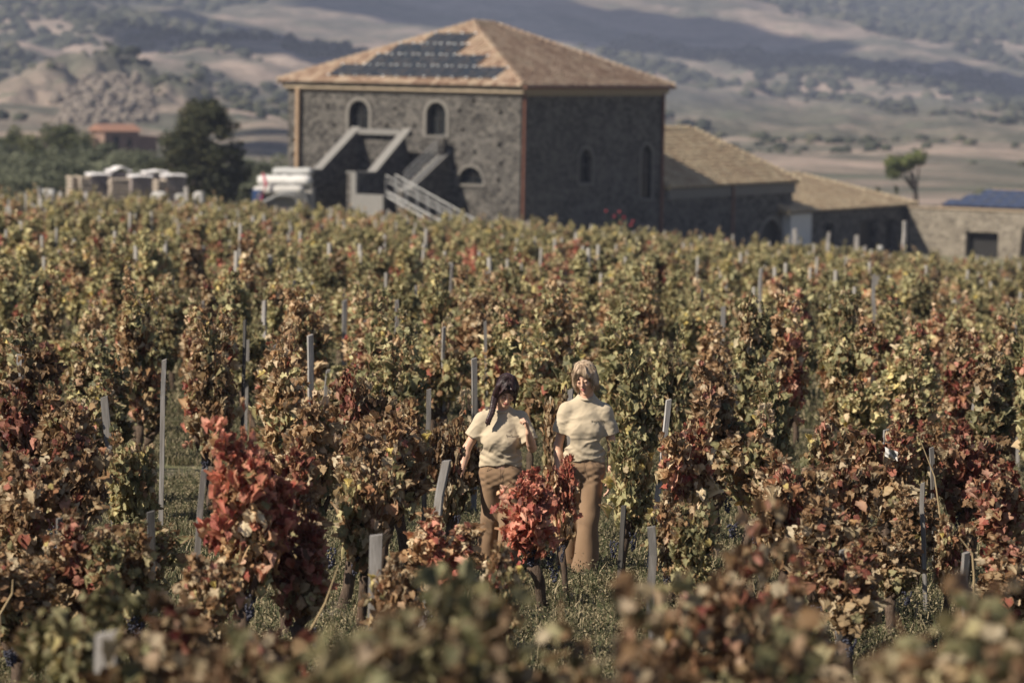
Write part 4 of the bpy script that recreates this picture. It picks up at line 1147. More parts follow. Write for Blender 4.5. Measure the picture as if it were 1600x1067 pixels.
# ------------------------------------------------------------------ the two women (implicit surfaces meshed by surface nets)
class SDF:
    def __init__(s, lo, hi, h):
        s.lo = np.array(lo, float); s.h = h
        s.n = np.ceil((np.array(hi) - s.lo) / h).astype(int) + 1
        s.F = np.full(s.n, .12, dtype=np.float32)
    def box(s, lo, hi):
        a = np.clip(np.floor((np.array(lo) - s.lo) / s.h).astype(int), 0, s.n - 1); b = np.clip(np.ceil((np.array(hi) - s.lo) / s.h).astype(int) + 1, 1, s.n)
        g = [s.lo[k] + s.h * np.arange(a[k], b[k], dtype=np.float32) for k in range(3)]
        return tuple(slice(a[k], b[k]) for k in range(3)), np.meshgrid(*g, indexing='ij', sparse=True)
    def put(s, sl, d, k, sub=False):
        A = s.F[sl]
        if sub:
            d = -d; h = np.clip(.5 - .5 * (A - d) / k, 0, 1); s.F[sl] = A * (1 - h) + d * h + k * h * (1 - h)
        else:
            h = np.clip(.5 + .5 * (d - A) / k, 0, 1); s.F[sl] = d * (1 - h) + A * h - k * h * (1 - h)
    def cone(s, a, b, ra, rb, k=.02, sub=False, sy=1.0):
        """round cone from a to b; sy < 1 flattens it front to back"""
        a = np.array(a, float); b = np.array(b, float); m = max(ra, rb) + .06
        sl, (X, Y, Z) = s.box(np.minimum(a, b) - m, np.maximum(a, b) + m)
        d = b - a; L2 = d @ d
        if L2 < 1e-12: L2 = 1e-12
        px, py, pz = X - a[0], (Y - a[1]), Z - a[2]
        t = np.clip((px * d[0] + py * d[1] + pz * d[2]) / L2, 0, 1)
        q = np.sqrt((px - t * d[0]) ** 2 + ((py - t * d[1]) / sy) ** 2 + (pz - t * d[2]) ** 2) - (ra + (rb - ra) * t)
        s.put(sl, (q * min(1, sy) if sy != 1 else q).astype(np.float32), k, sub)
    def ell(s, c, r, k=.02, Rm=None, sub=False):
        c = np.array(c, float); r = np.array(r, float); m = r.max() + .05
        sl, (X, Y, Z) = s.box(c - m, c + m)
        x, y, z = X - c[0], Y - c[1], Z - c[2]
        if Rm is not None:
            I = np.array(Rm.inverted()); x, y, z = (I[i, 0] * x + I[i, 1] * y + I[i, 2] * z for i in range(3))
        k0 = np.sqrt((x / r[0]) ** 2 + (y / r[1]) ** 2 + (z / r[2]) ** 2); k1 = np.sqrt((x / r[0] ** 2) ** 2 + (y / r[1] ** 2) ** 2 + (z / r[2] ** 2) ** 2) + 1e-6
        s.put(sl, (k0 * (k0 - 1) / k1).astype(np.float32), k, sub)
    def grid(s): return np.meshgrid(*[s.lo[k] + s.h * np.arange(s.n[k]) for k in range(3)], indexing='ij', sparse=True)
    def mesh(s):
        F = s.F.copy()
        F[0] = F[-1] = .1; F[:, 0] = F[:, -1] = .1; F[:, :, 0] = F[:, :, -1] = .1
        ins = F < 0; nx, ny, nz = F.shape
        acc = np.zeros((nx - 1, ny - 1, nz - 1, 3), np.float32); cnt = np.zeros((nx - 1, ny - 1, nz - 1), np.float32)
        for ax in range(3):
            others = [q for q in range(3) if q != ax]
            for da in (0, 1):
                for db in (0, 1):
                    o = [0, 0, 0]; o[others[0]] = da; o[others[1]] = db; o2 = list(o); o2[ax] = 1
                    s0 = tuple(slice(o[q], o[q] + F.shape[q] - 1) for q in range(3)); s1 = tuple(slice(o2[q], o2[q] + F.shape[q] - 1) for q in range(3))
                    A = F[s0]; B = F[s1]; cr = (A < 0) != (B < 0)
                    idx = np.nonzero(cr); t = A[idx] / (A[idx] - B[idx])
                    p = np.zeros((len(t), 3), np.float32); p[:, 0] = o[0]; p[:, 1] = o[1]; p[:, 2] = o[2]; p[:, ax] = t
                    acc[idx] += p; cnt[idx] += 1
        act = cnt > 0; vid = np.full(cnt.shape, -1, np.int64); idx = np.nonzero(act); vid[idx] = np.arange(len(idx[0]))
        V = acc[idx] / cnt[idx][:, None] + np.stack(idx, -1); V = V * s.h + s.lo
        Fq = []
        for ax in range(3):
            a, b = [q for q in range(3) if q != ax]
            s0 = [slice(1, -1)] * 3; s0[ax] = slice(0, -1); s1 = list(s0); s1[ax] = slice(1, None)
            A = ins[tuple(s0)]; B = ins[tuple(s1)]
            i = np.nonzero(A != B); up = A[i]
            base = [i[q] + (1 if q != ax else 0) for q in range(3)]
            def cell(da, db):
                c = list(base); c[a] = c[a] - da; c[b] = c[b] - db; return vid[tuple(c)]
            q = np.stack([cell(1, 1), cell(0, 1), cell(0, 0), cell(1, 0)], -1)
            flip = up if ax != 1 else ~up
            q[~flip] = q[~flip][:, ::-1]; Fq.append(q)
        Fq = np.concatenate(Fq); Fq = Fq[(Fq >= 0).all(1)]
        # relax a little
        e = np.concatenate([Fq[:, [0, 1]], Fq[:, [1, 2]], Fq[:, [2, 3]], Fq[:, [3, 0]]])
        for _ in range(2):
            S = np.zeros_like(V); c = np.zeros(len(V)); np.add.at(S, e[:, 0], V[e[:, 1]]); np.add.at(S, e[:, 1], V[e[:, 0]]); np.add.at(c, e[:, 0], 1); np.add.at(c, e[:, 1], 1)
            V = V * .5 + .5 * S / np.maximum(c, 1)[:, None]
        return V, Fq
def n3(x, y, z, seed=0):
    x, y, z = np.broadcast_arrays(x, y, z); return vnoise(x, y, z, seed) * 2 - 1

t = NT('woman_skin'); f = t.noise(t.coord(), 14, 3)
M['skin'] = t.done(t.bsdf(t.mix(f, (.52, .31, .215), (.62, .39, .27)), .5, t.bump(f, .08, .005), spec=.35, sss=(.12, (1, .35, .2))))
def cloth(name, a, b, sc=350, rib=False):
    t = NT(name); co = t.coord(); f = t.noise(co, sc, 2); g = t.noise(co, 6, 4)
    h = f
    if rib:
        w = t.n('ShaderNodeTexWave'); w.bands_direction = 'X'; w.inputs['Scale'].default_value = 110; w.inputs['Distortion'].default_value = .3; t.l(co, w.inputs[0]); h = w.outputs['Fac']
    return t.done(t.bsdf(t.mix(g, a, b), .92, t.bump(h, .25, .002), spec=.12, sheen=.12))
M['tee'] = cloth('beige_tee_cotton', (.42, .35, .245), (.49, .41, .295))
M['trouser'] = cloth('brown_corduroy', (.19, .12, .072), (.27, .18, .11), rib=True)
M['boot'] = simple('worn_boot_leather', (.09, .075, .065), .6, .3, 12, .3)
def hair_mat(name, stops, gloss=.42):
    t = NT(name); v = t.mapping(t.coord(), (1, 1, .12)); f = t.noise(v, 70, 4, .7); g = t.noise(t.coord(), 9, 2)
    return t.done(t.bsdf(t.ramp(t.math('ADD', t.math('MULTIPLY', f, .6), t.math('MULTIPLY', g, .4)), stops), gloss, t.bump(f, .6, .004), spec=.4))
M['hair_dark'] = hair_mat('dark_brown_hair', [(.3, (.012, .007, .008)), (.55, (.035, .017, .016)), (.75, (.10, .045, .035))])
M['hair_fair'] = hair_mat('ash_blonde_hair', [(.3, (.09, .06, .04)), (.46, (.30, .21, .135)), (.68, (.62, .50, .36))], .5)
M['lip'] = simple('lips', (.42, .13, .11), .45, .1, 20, .05)
M['brow'] = simple('brow_hair', (.07, .04, .03), .8, .2, 40, .1)
M['lash'] = simple('lash_line', (.02, .013, .012), .7, .2, 40, .1)
M['teeth'] = simple('teeth', (.7, .66, .58), .35, .05, 20, .02)
M['thread'] = simple('tan_embroidery_thread', (.30, .25, .18), .8, .2, 60, .1)
M['denim'] = simple('denim', (.1, .14, .2), .8, .2, 60, .1)

def person(name, X, Y, label, J, head_rot, hair, cloth_k, hair_mat_, extra=None):
    """J: dict of joints in metres, x to picture right, y away from the viewer, z up"""
    z0 = tz(X, Y)
    root = empty(name, (X, Y, z0)); root.scale = (.94, 1, 1); tag(root, label, 'woman')
    V3 = lambda q: Vector(q)
    hc = Vector(J['head']); HR = Euler(head_rot).to_matrix()
    H = lambda x, y, z: tuple(hc + HR @ Vector((x, y, z)))
    # ---- the body: one continuous surface
    B = SDF((-.40, -.36, -.02), (.40, .26, J['head'][2] + .19), .0046)
    nb = J['neck']; ch = J['chest']; pv = J['pelvis']
    B.cone(pv, ch, .095, .10, .05, sy=.7); B.cone(ch, nb, .09, .042, .05, sy=.75)
    B.cone(nb, tuple(hc + HR @ Vector((0, .03, -.06))), .056, .05, .03)
    for S in 'LR':
        sh, el, wr = J['sh' + S], J['el' + S], J['wr' + S]
        sb = tuple(Vector(sh) + Vector((0, 0, -.014))); B.cone(tuple(Vector(nb) + Vector((0, 0, -.012))), sb, .036, .036, .03); B.cone(ch, sb, .07, .036, .04, sy=.8)
        mid = tuple(Vector(el).lerp(Vector(wr), .3))
        B.cone(sb, el, .042, .035, .02); B.cone(el, mid, .035, .036, .015); B.cone(mid, wr, .036, .024, .015)
        # hand
        hd = Vector(J['hd' + S]); W = Vector(wr); d = (hd - W).normalized()
        pn = Vector(J['pn' + S]).normalized(); side = d.cross(pn).normalized(); pn = side.cross(d).normalized()
        thumb_s = J['th' + S]
        pal = W + d * .05
        for q in (-.024, -.008, .008, .024): B.cone(W + side * q * .55 + d * .01, W + d * .082 + side * q, .0125, .0105, .010)
        curl = J['curl' + S]
        for q, L in ((-.027, .060), (-.009, .072), (.009, .078), (.027, .070)):
            q = q * thumb_s; p = W + d * .083 + side * q; a = 0
            for seg, w in enumerate((.44, .31, .25)):
                a += curl * (.55 if seg == 0 else .9)
                dd = d * math.cos(a) + pn * math.sin(a); e_ = p + dd * L * w
                B.cone(p, e_, .0092 - seg * .0008, .0086 - seg * .0009, .003); p = e_
        p = W + d * .022 + side * .028 * thumb_s; dd = (d * .75 + side * thumb_s * .65 + pn * .25).normalized(); e_ = p + dd * .042
        B.cone(W + d * .015, p, .014, .013, .01); B.cone(p, e_, .0125, .0105, .006); B.cone(e_, e_ + (d * .7 + pn * .7 - side * thumb_s * .1).normalized() * .03, .010, .0085, .004)
    for S in 'LR':
        hp, kn, an = J['hip' + S], J['kn' + S], J['an' + S]
        B.cone(pv, hp, .095, .08, .03); B.cone(hp, kn, .082, .052, .02); B.cone(kn, an, .05, .034, .02)
        B.cone(an, tuple(Vector(an) + Vector(J['ft' + S])), .032, .024, .02)
    # head and face
    B.ell(H(0, .015, .035), (.073, .090, .085), .02, HR)
    B.ell(H(0, -.012, -.035), (.055, .062, .065), .025, HR)
    B.ell(H(0, -.055, -.090), (.020, .018, .018), .02, HR)                       # chin
    for sx in (-1, 1):
        B.ell(H(.034 * sx, -.052, -.018), (.022, .018, .020), .016, HR)          # cheek
        B.ell(H(.030 * sx, -.086, .012), (.019, .014, .012), .010, HR, True)     # eye hollow
        B.ell(H(.030 * sx, -.066, .010), (.0155, .0135, .0115), .003, HR)         # closed lid
        B.ell(H(.074 * sx, .012, -.005), (.010, .018, .030), .006, HR)            # ear
    B.cone(H(0, -.074, .022), H(0, -.094, -.018), .0085, .0115, .008)
    for sx in (-1, 1): B.ell(H(.010 * sx, -.082, -.022), (.0085, .010, .008), .005, HR)
    B.ell(H(0, -.074, -.047), (.022, .010, .010), .008, HR)
    B.ell(H(0, -.082, -.0485), (.019, .008, .0022), .003, HR, True)
    V, F = B.mesh()
    link_mesh('body', np_mesh('body', V, F, M['skin'], True), root)
    # ---- T-shirt
    T = SDF((-.42, -.30, pv[2] - .12), (.42, .28, nb[2] + .08), .0052)
    hz_ = cloth_k['hem']; wv = cloth_k['w']
    T.cone((pv[0], pv[1], hz_), (ch[0], ch[1], ch[2] - .05), wv, wv * .98, .05, sy=.66)
    T.cone((ch[0], ch[1], ch[2] - .02), tuple(Vector(nb) + Vector((0, .006, .004))), .122, .060, .06, sy=.85)
    for sx in (-1, 1): T.ell((ch[0] + .066 * sx, ch[1] - .070, ch[2] - .055), (.062, .050, .058), .04)
    for S in 'LR':
        sh, el = Vector(J['sh' + S]), Vector(J['el' + S]); f = cloth_k['sl' + S]
        T.cone(tuple(Vector(nb) + Vector((0, .01, -.016))), sh + Vector((0, 0, -.010)), .060, .057, .04); T.cone((ch[0], ch[1], ch[2]), sh + Vector((0, 0, -.04)), .08, .045, .05, sy=.8); T.cone(sh, tuple(sh.lerp(el, f)), .057, cloth_k['sr' + S], .03)
    X_, Y_, Z_ = T.grid()
    T.F += .0024 * n3(X_ * 6 + Z_ * 4, Y_ * 5, Z_ * 8 - X_ * 3, 3).astype(np.float32) + .0014 * n3(X_ * 16 + Z_ * 13, Y_ * 16, Z_ * 22 - X_ * 14, 5).astype(np.float32) + .0016 * n3(X_ * 40, Y_ * 40, Z_ * 60, 6).astype(np.float32)
    rd_ = 1 - np.abs(n3(X_ * 7 + Z_ * 6 * cloth_k.get('sag', 1), Y_ * 3, Z_ * 10 - X_ * 3, 18)); T.F -= (.0052 * np.clip(rd_ - .72, 0, 1) / .28 * np.clip((nb[2] - .05 - Z_) / .1, 0, 1)).astype(np.float32)
    rd_ = 1 - np.abs(n3(X_ * 14 - Z_ * 9, Y_ * 5, Z_ * 17 + X_ * 6, 19)); T.F -= (.003 * np.clip(rd_ - .75, 0, 1) / .25 * np.clip((nb[2] - .05 - Z_) / .1, 0, 1)).astype(np.float32)
    # blousing folds above the hem and creases from bust and shoulder
    fz = np.exp(-((Z_ - hz_ - .07) / .07) ** 2); T.F -= (fz * (.0034 * np.sin((Z_ + .045 * np.sin(X_ * 13 + 1) + .02 * n3(X_ * 9, Y_ * 3, Z_ * 9, 8)) * 110 + X_ * 7))).astype(np.float32)
    sg = cloth_k.get('sag', 1); T.F -= (np.exp(-((Z_ - ch[2] + .17) / .08) ** 2) * .0022 * np.sin((X_ * sg * .8 + Z_ + .04 * n3(X_ * 6, Y_ * 3, Z_ * 6, 9)) * 58)).astype(np.float32)
    cut = [(Vector((0, 0, hz_)), Vector((0.02, 0, -1)))]
    # hem, sleeve ends and neck opening
    d = (hz_ + .012 * np.sin(X_ * 14 + 1.3) + .006 * np.sin(X_ * 37) - Z_); T.F = np.maximum(T.F, d.astype(np.float32) + 0 * T.F)
    for S in 'LR':
        sh, el = Vector(J['sh' + S]), Vector(J['el' + S]); ax = (el - sh).normalized(); f = cloth_k['sl' + S]; c = sh.lerp(el, f)
        dp = (X_ - c.x) * ax.x + (Y_ - c.y) * ax.y + (Z_ - c.z) * ax.z
        rr = np.sqrt((X_ - c.x) ** 2 + (Y_ - c.y) ** 2 + (Z_ - c.z) ** 2)
        T.F = np.where((rr < .13) & (dp > 0), np.maximum(T.F, dp), T.F).astype(np.float32)
    nk = Vector(nb) + Vector((0, -.022, .062)); T.ell(nk, (.060, .074, .066), .006, None, True)
    V, F = T.mesh(); tee = link_mesh('tee_shirt', np_mesh('tee_shirt', V, F, M['tee'], True), root); tee['label'] = 'beige short-sleeved T-shirt with small embroidered writing on the chest'
    # ribbed collar
    m = MB(); pth = []
    for k in range(21):
        w = 2 * math.pi * k / 20; pth.append((nb[0] + math.cos(w) * .060, nb[1] - .010 + math.sin(w) * .062, nb[2] + .014 + .022 * math.sin(w)))
    m.tube(pth, .0075, 6, cap=False); m.build('collar', M['tee'], tee, True)
    # embroidered script on the wearer's left chest: a running line of stitches
    ex = ch[0] + .045; ez = ch[2] - .005 + cloth_k.get('ez', 0); m = MB()
    for wd in range(11):
        x0 = ex + wd * .0098; hgt = (.016, .009, .009, .009, .016, .009, .012, .009, .016, .009, .009)[wd]
        p = []
        for q in range(5):
            w = q / 4 * 2 * math.pi; xx = x0 + .0014 * math.sin(w); zz = ez + hgt * (.5 - .5 * math.cos(w)) + .002 * (q % 2)
            # drop on to the shirt surface
            yi = None
            ix = int((xx - T.lo[0]) / T.h); iz = int((zz - T.lo[2]) / T.h)
            if 0 <= ix < T.n[0] and 0 <= iz < T.n[2]:
                colm = T.F[ix, :, iz]; kk = np.argmax(colm < 0)
                if colm.min() < 0: yi = T.lo[1] + T.h * kk - .006
            if yi is not None: p.append((xx, yi, zz))
        if len(p) > 2: m.tube(p, .0013, 4)
    if m.v: m.build('embroidery', M['thread'], tee)
    # ---- wide-legged trousers
    zt = max(hz_ + .02, pv[2])
    Q = SDF((-.34, -.34, -.0), (.34, .34, hz_ + .09), .0058)
    Q.cone((pv[0], pv[1], hz_ - .01), (pv[0], pv[1], pv[2] - .05), wv * .86, cloth_k['hipw'], .04, sy=.70)
    for S in 'LR':
        hp, kn, an = Vector(J['hip' + S]), Vector(J['kn' + S]), Vector(J['an' + S])
        Q.cone(hp, kn, .090, .074, .035); Q.cone(kn, an + Vector((0, 0, -.03)), .074, cloth_k['flare'], .03)
    X_, Y_, Z_ = Q.grid()
    Q.F += (.008 * n3(X_ * 8, Y_ * 8, Z_ * 5, 13) - .007 * np.clip(.3 - np.abs(n3(X_ * 9, Y_ * 6, Z_ * 6 + X_ * 4, 14)), 0, .3) / .3 + .003 * n3(X_ * 22, Y_ * 22, Z_ * 14, 15)).astype(np.float32)
    for S in 'LR':
        hp = J['hip' + S]; Q.F -= (np.exp(-((Z_ - hp[2] + .05) / .06) ** 2) * .005 * np.sin(Z_ * 120 + X_ * (60 if S == 'L' else -60))).astype(np.float32) * .5
    Q.F = np.maximum(Q.F, (J['trhem'] + .01 * np.sin(X_ * 20) - Z_).astype(np.float32)); Q.F = np.maximum(Q.F, (Z_ - hz_ - .03).astype(np.float32))
    V, F = Q.mesh(); tr = link_mesh('trousers', np_mesh('trousers', V, F, M['trouser'], True), root); tr['label'] = 'brown wide-legged corduroy trousers'
    m = MB()
    for k in (-1, 1): m.tube([(pv[0] + k * wv * .55, pv[1] - wv * .62, hz_ + .0), (pv[0] + k * wv * .85, pv[1] - wv * .40, hz_ - .11)], .0016, 4)
    m.tube([(pv[0], pv[1] - wv * .69, hz_), (pv[0], pv[1] - wv * .70, hz_ - .1)], .0016, 4)
    m.build('seam', M['brow'], tr)
    # ---- boots
    for S in 'LR':
        an = Vector(J['an' + S]); ft = Vector(J['ft' + S]); K = SDF(an + Vector((-.12, -.24, -.13)), an + Vector((.12, .12, .09)), .006)
        K.cone(an + Vector((0, 0, .04)), an + Vector((0, .01, -.045)), .045, .046, .02); K.cone(an + Vector((0, .02, -.045)), an + ft * .55 + Vector((0, 0, -.015)), .043, .044, .02); K.cone(an + ft * .5 + Vector((0, 0, -.012)), an + ft, .045, .036, .02)
        X_, Y_, Z_ = K.grid(); K.F = np.maximum(K.F, (an.z - .085 - Z_).astype(np.float32))
        V, F = K.mesh(); b = link_mesh('boot', np_mesh('boot', V, F, M['boot'], True), root)
    # ---- face details
    def curve_on_face(name, pts, rad, mat):
        m = MB(); m.tube([H(*p) for p in pts], rad, 5); return m.build(name, mat, root, True)
    for sx in (-1, 1):
        curve_on_face('eyebrow', [(.014 * sx, -.0765, .030), (.026 * sx, -.0755, .035), (.040 * sx, -.066, .034), (.047 * sx, -.058, .030)], [.0018, .0027, .0022, .001], M['brow'])
        curve_on_face('eyelashes', [(.017 * sx, -.0745, .008), (.024 * sx, -.0785, .0035), (.032 * sx, -.0785, .002), (.040 * sx, -.073, .0045), (.045 * sx, -.067, .008)], [.0009, .0017, .0021, .0018, .0008], M['lash'])
    curve_on_face('lips', [(-.022, -.0745, -.045), (-.010, -.083, -.043), (0, -.0848, -.0445), (.010, -.083, -.043), (.022, -.0745, -.045)], [.001, .0030, .0028, .0030, .001], M['lip'])
    curve_on_face('lips', [(-.021, -.0745, -.0475), (-.010, -.082, -.0545), (0, -.0838, -.0565), (.010, -.082, -.0545), (.021, -.0745, -.0475)], [.001, .0034, .0038, .0034, .001], M['lip'])
    curve_on_face('teeth', [(-.014, -.0785, -.0475), (0, -.083, -.0500), (.014, -.0785, -.0475)], [.0012, .0026, .0012], M['teeth'])
    # ---- hair
    hair(root, H, HR, hair_mat_, nb)
    return root

def strands(root, H, starts, mat, seed, name='hair_strands'):
    g = random.Random(seed); m = MB()
    for path, r in starts:
        m.tube([H(*p) for p in path], [r * .6] + [r] * (len(path) - 2) + [r * .3], 4)
    o = m.build(name, mat, root, True); o['kind'] = 'stuff'; return o

def hair_fair(root, H, HR, mat, nb):
    S = SDF(Vector(H(0, 0, 0)) - Vector((.17, .17, .2)), Vector(H(0, 0, 0)) + Vector((.17, .18, .19)), .005)
    S.ell(H(0, .022, .050), (.091, .104, .092), .02, HR)
    S.ell(H(0, .060, -.03), (.078, .055, .085), .03, HR)
    for sx in (-1, 1):
        S.cone(H(.077 * sx, -.008, .05), H(.085 * sx, .0, -.03), .028, .026, .02); S.cone(H(.085 * sx, .0, -.03), H(.076 * sx, -.010, -.085), .026, .014, .02)
    S.cone(H(.0, -.068, .092), H(.058, -.068, .045), .020, .014, .015); S.cone(H(-.01, -.072, .088), H(-.058, -.058, .05), .017, .012, .015)
    S.ell(H(0, -.088, -.02), (.052, .055, .072), .008, HR, True)
    S.ell(H(0, -.045, -.1), (.055, .06, .06), .01, HR, True)
    X_, Y_, Z_ = S.grid(); S.F += (.006 * n3(X_ * 26, Y_ * 26, Z_ * 9, 23) + .003 * n3(X_ * 70, Y_ * 70, Z_ * 16, 24)).astype(np.float32)
    V, F = S.mesh(); hr = link_mesh('hair', np_mesh('hair', V, F, mat, True), root); hr['label'] = 'chin-length ash blonde hair with a side-swept fringe'
    g = random.Random(4); st = []
    for k in range(190):
        a = g.uniform(-2.75, 2.75) if k > 40 else g.uniform(-.9, .9)      # 0 = front
        x, y = math.sin(a), -math.cos(a); front = abs(a) < .75
        p0 = (g.uniform(-.02, .02), .0, .138); top = (x * .06, .02 + y * .055, .125)
        mid = (x * .094, .02 + y * .102, .07); 
        if front:
            s_ = 1 if x > -.35 else -1
            path = [p0, (x * .04 + .01, -.05, .122), (x * .06 + .012 * s_, -.083, .085), (s_ * g.uniform(.03, .066), -.085 + g.uniform(0, .02), g.uniform(.035, .06)), (s_ * g.uniform(.058, .082), -.05, g.uniform(.0, .03))]
        else:
            low = g.uniform(-.105, -.06); fl = g.uniform(.85, 1.12)
            path = [p0, top, mid, (x * .100 * fl, .02 + y * .095, 0), (x * .098 * fl, .015 + y * .085, low * .6), (x * (.085 + g.uniform(-.015, .025)), .01 + y * .07, low)]
        st.append(([(p[0] + g.gauss(0, .003), p[1] + g.gauss(0, .003), p[2] + g.gauss(0, .003)) for p in path], g.uniform(.0012, .0032)))
    strands(root, H, st, mat, 5)
    m = MB(); p = H(.076, -.02, -.048)
    m.add([(p[0] + x * .006, p[1] + y * .006, p[2] + z * .006) for x, y, z in ICO1[0]], [tuple(f) for f in ICO1[1]]); m.build('earring', M['teeth'], root, True)

def hair_dark(root, H, HR, mat, nb):
    S = SDF(Vector(H(0, 0, 0)) - Vector((.2, .2, .26)), Vector(H(0, 0, 0)) + Vector((.2, .2, .19)), .005)
    S.ell(H(0, .022, .045), (.086, .102, .090), .02, HR)
    S.ell(H(0, .075, -.02), (.07, .05, .08), .03, HR)
    S.cone(H(-.07, -.0, .05), H(-.082, .0, -.05), .026, .028, .02); S.cone(H(.072, .0, .05), H(.074, -.012, -.075), .022, .014, .02)
    S.cone(H(-.02, -.072, .09), H(-.062, -.058, .03), .018, .014, .015); S.cone(H(.02, -.07, .088), H(.062, -.055, .025), .016, .012, .015)
    S.ell(H(0, -.088, -.02), (.052, .055, .072), .008, HR, True)
    X_, Y_, Z_ = S.grid(); S.F += (.005 * n3(X_ * 26, Y_ * 26, Z_ * 9, 33) + .002 * n3(X_ * 70, Y_ * 70, Z_ * 16, 34)).astype(np.float32)
    V, F = S.mesh(); hr = link_mesh('hair', np_mesh('hair', V, F, mat, True), root); hr['label'] = 'long dark hair drawn into a side braid'
    g = random.Random(9); st = []
    for k in range(150):
        a = g.uniform(-2.6, 2.6); x, y = math.sin(a), -math.cos(a)
        if abs(a) < .8:
            s_ = 1 if x > -.05 else -1
            path = [(0, .01, .136), (x * .03, -.05, .122), (s_ * .03 + x * .03, -.082, .08), (s_ * g.uniform(.045, .066), -.07, .035), (s_ * g.uniform(.062, .08), -.045, g.uniform(-.04, 0))]
        else:
            path = [(0, .01, .136), (x * .055, .02 + y * .06, .12), (x * .09, .02 + y * .1, .06), (x * .09, .02 + y * .09, 0), (x * .075 - .02, .02 + y * .06, -.07 - (.06 if x < 0 else .02))]
        st.append(([(p[0] + g.gauss(0, .003), p[1] + g.gauss(0, .003), p[2] + g.gauss(0, .003)) for p in path], g.uniform(.0012, .003)))
    # a loose lock on the right
    for k in range(10): st.append(([(.074, -.01, -.02), (.082 + g.gauss(0, .004), -.02, -.07), (.085 + g.gauss(0, .006), -.02, -.125 - g.uniform(0, .03))], .002))
    strands(root, H, st, mat, 6)
    # braid: overlapping knots over the shoulder
    a = Vector(H(-.085, -.005, -.055)); ends = [a, Vector((a.x - .010, -.075, a.z - .05)), Vector((a.x - .022, -.105, a.z - .11)), Vector((a.x - .045, -.122, a.z - .16)), Vector((a.x - .062, -.126, a.z - .215))]
    K = SDF(Vector((min(p.x for p in ends) - .08, -.26, ends[-1].z - .08)), Vector((a.x + .09, .12, a.z + .08)), .0042)
    n = 20
    for k in range(n):
        f = k / (n - 1) * 3.6; i = min(int(f), 3); c = ends[i].lerp(ends[i + 1], f - i); s_ = 1 if k % 2 else -1
        r = .023 * (1 - .35 * k / n)
        K.ell(c + Vector((s_ * .010, -.004, 0)), (r * 1.0, r * .95, r * .8), .005, Euler((0, s_ * .7, 0)).to_matrix())
    K.cone(ends[3], ends[4], .014, .005, .01)
    V, F = K.mesh(); link_mesh('braid', np_mesh('braid', V, F, mat, True), root)

# woman with the dark braid, left; hand raised to her shoulder, head bowed
kL = P(785, 700, 25.0)
JL = dict(head=(.025, -.075, 1.425), neck=(-.01, .015, 1.275), chest=(-.015, .0, 1.10), pelvis=(-.01, .01, .86),
    shL=(-.165, .01, 1.205), elL=(-.285, .0, .985), wrL=(-.33, -.10, .80), hdL=(-.335, -.14, .72), pnL=(.6, 0, -.2), thL=-1, curlL=.35,
    shR=(.145, .01, 1.215), elR=(.238, -.06, 1.005), wrR=(.205, -.215, 1.135), hdR=(.195, -.235, 1.20), pnR=(-1, -.25, .1), thR=-1, curlR=1.15,
    hipL=(-.088, .01, .80), knL=(-.085, .03, .45), anL=(-.105, .17, .10), ftL=(-.02, -.14, -.05),
    hipR=(.070, .0, .80), knR=(.075, -.05, .45), anR=(.045, -.06, .085), ftR=(.02, -.15, -.045), trhem=.085)
person('person', kL.x, 25.0, 'dark-haired woman with a side braid, beige T-shirt and raised hand, looking down', JL, (R(36), R(4), R(10)), hair_dark,
    dict(hem=.86, w=.168, slL=.62, slR=.80, srL=.074, srR=.072, hipw=.168, flare=.108, sag=-1, ez=.0), M['hair_dark'])
kR = P(912, 700, 25.0)
JR = dict(head=(.0, -.035, 1.535), neck=(.015, .02, 1.39), chest=(.01, .01, 1.20), pelvis=(.005, .01, .93),
    shL=(-.142, .01, 1.30), elL=(-.205, .03, 1.02), wrL=(-.195, -.04, .80), hdL=(-.19, -.06, .72), pnL=(1, 0, 0), thL=1, curlL=.4,
    shR=(.165, .01, 1.295), elR=(.235, .03, 1.02), wrR=(.215, -.04, .80), hdR=(.21, -.06, .72), pnR=(-1, 0, 0), thR=-1, curlR=.4,
    hipL=(-.085, .01, .86), knL=(-.085, .05, .48), anL=(-.10, .16, .11), ftL=(-.02, -.14, -.05),
    hipR=(.085, .0, .86), knR=(.055, -.04, .48), anR=(.025, -.05, .085), ftR=(-.01, -.15, -.045), trhem=.085)
person('person', kR.x, 25.05, 'fair-haired woman in a beige T-shirt and brown trousers, smiling down to her side', JR, (R(15), R(-7), R(-20)), hair_fair,
    dict(hem=.915, w=.168, slL=.62, slR=.64, srL=.075, srR=.075, hipw=.165, flare=.112, sag=1, ez=.03), M['hair_fair'])
# ------------------------------------------------------------------ labels for vines and stakes
MARKS = [(0, 60, 'by the left picture edge'), (60, 130, 'below the round olive trees'), (130, 200, 'below the small tiled house'), (200, 270, 'below the pallet stacks'), (270, 345, 'below the dark pointed tree'), (345, 420, 'below the gap beside the farmhouse'),
    (420, 490, 'below the white rolls'), (490, 550, 'below the first stair wall'), (550, 610, 'below the left arched window'), (610, 665, 'below the second stair wall'), (665, 720, 'below the right arched window'),
    (720, 770, 'below the roof peak'), (770, 830, 'below the farmhouse corner'), (830, 890, 'below the shaded wall'), (890, 940, 'below the slit window'), (940, 1000, 'below the red flowers'), (1000, 1060, 'below the farmhouse right corner'),
    (1060, 1120, 'below the long wing'), (1120, 1180, 'below the wing downpipe'), (1180, 1240, 'below the wing archway'), (1240, 1290, 'below the white plaster wall'), (1290, 1350, 'below the low barn'),
    (1350, 1410, 'below the barn doors'), (1410, 1460, 'below the umbrella pine'), (1460, 1520, 'below the blue roof'), (1520, 1570, 'below the black doorway'), (1570, 1800, 'by the right picture edge')]
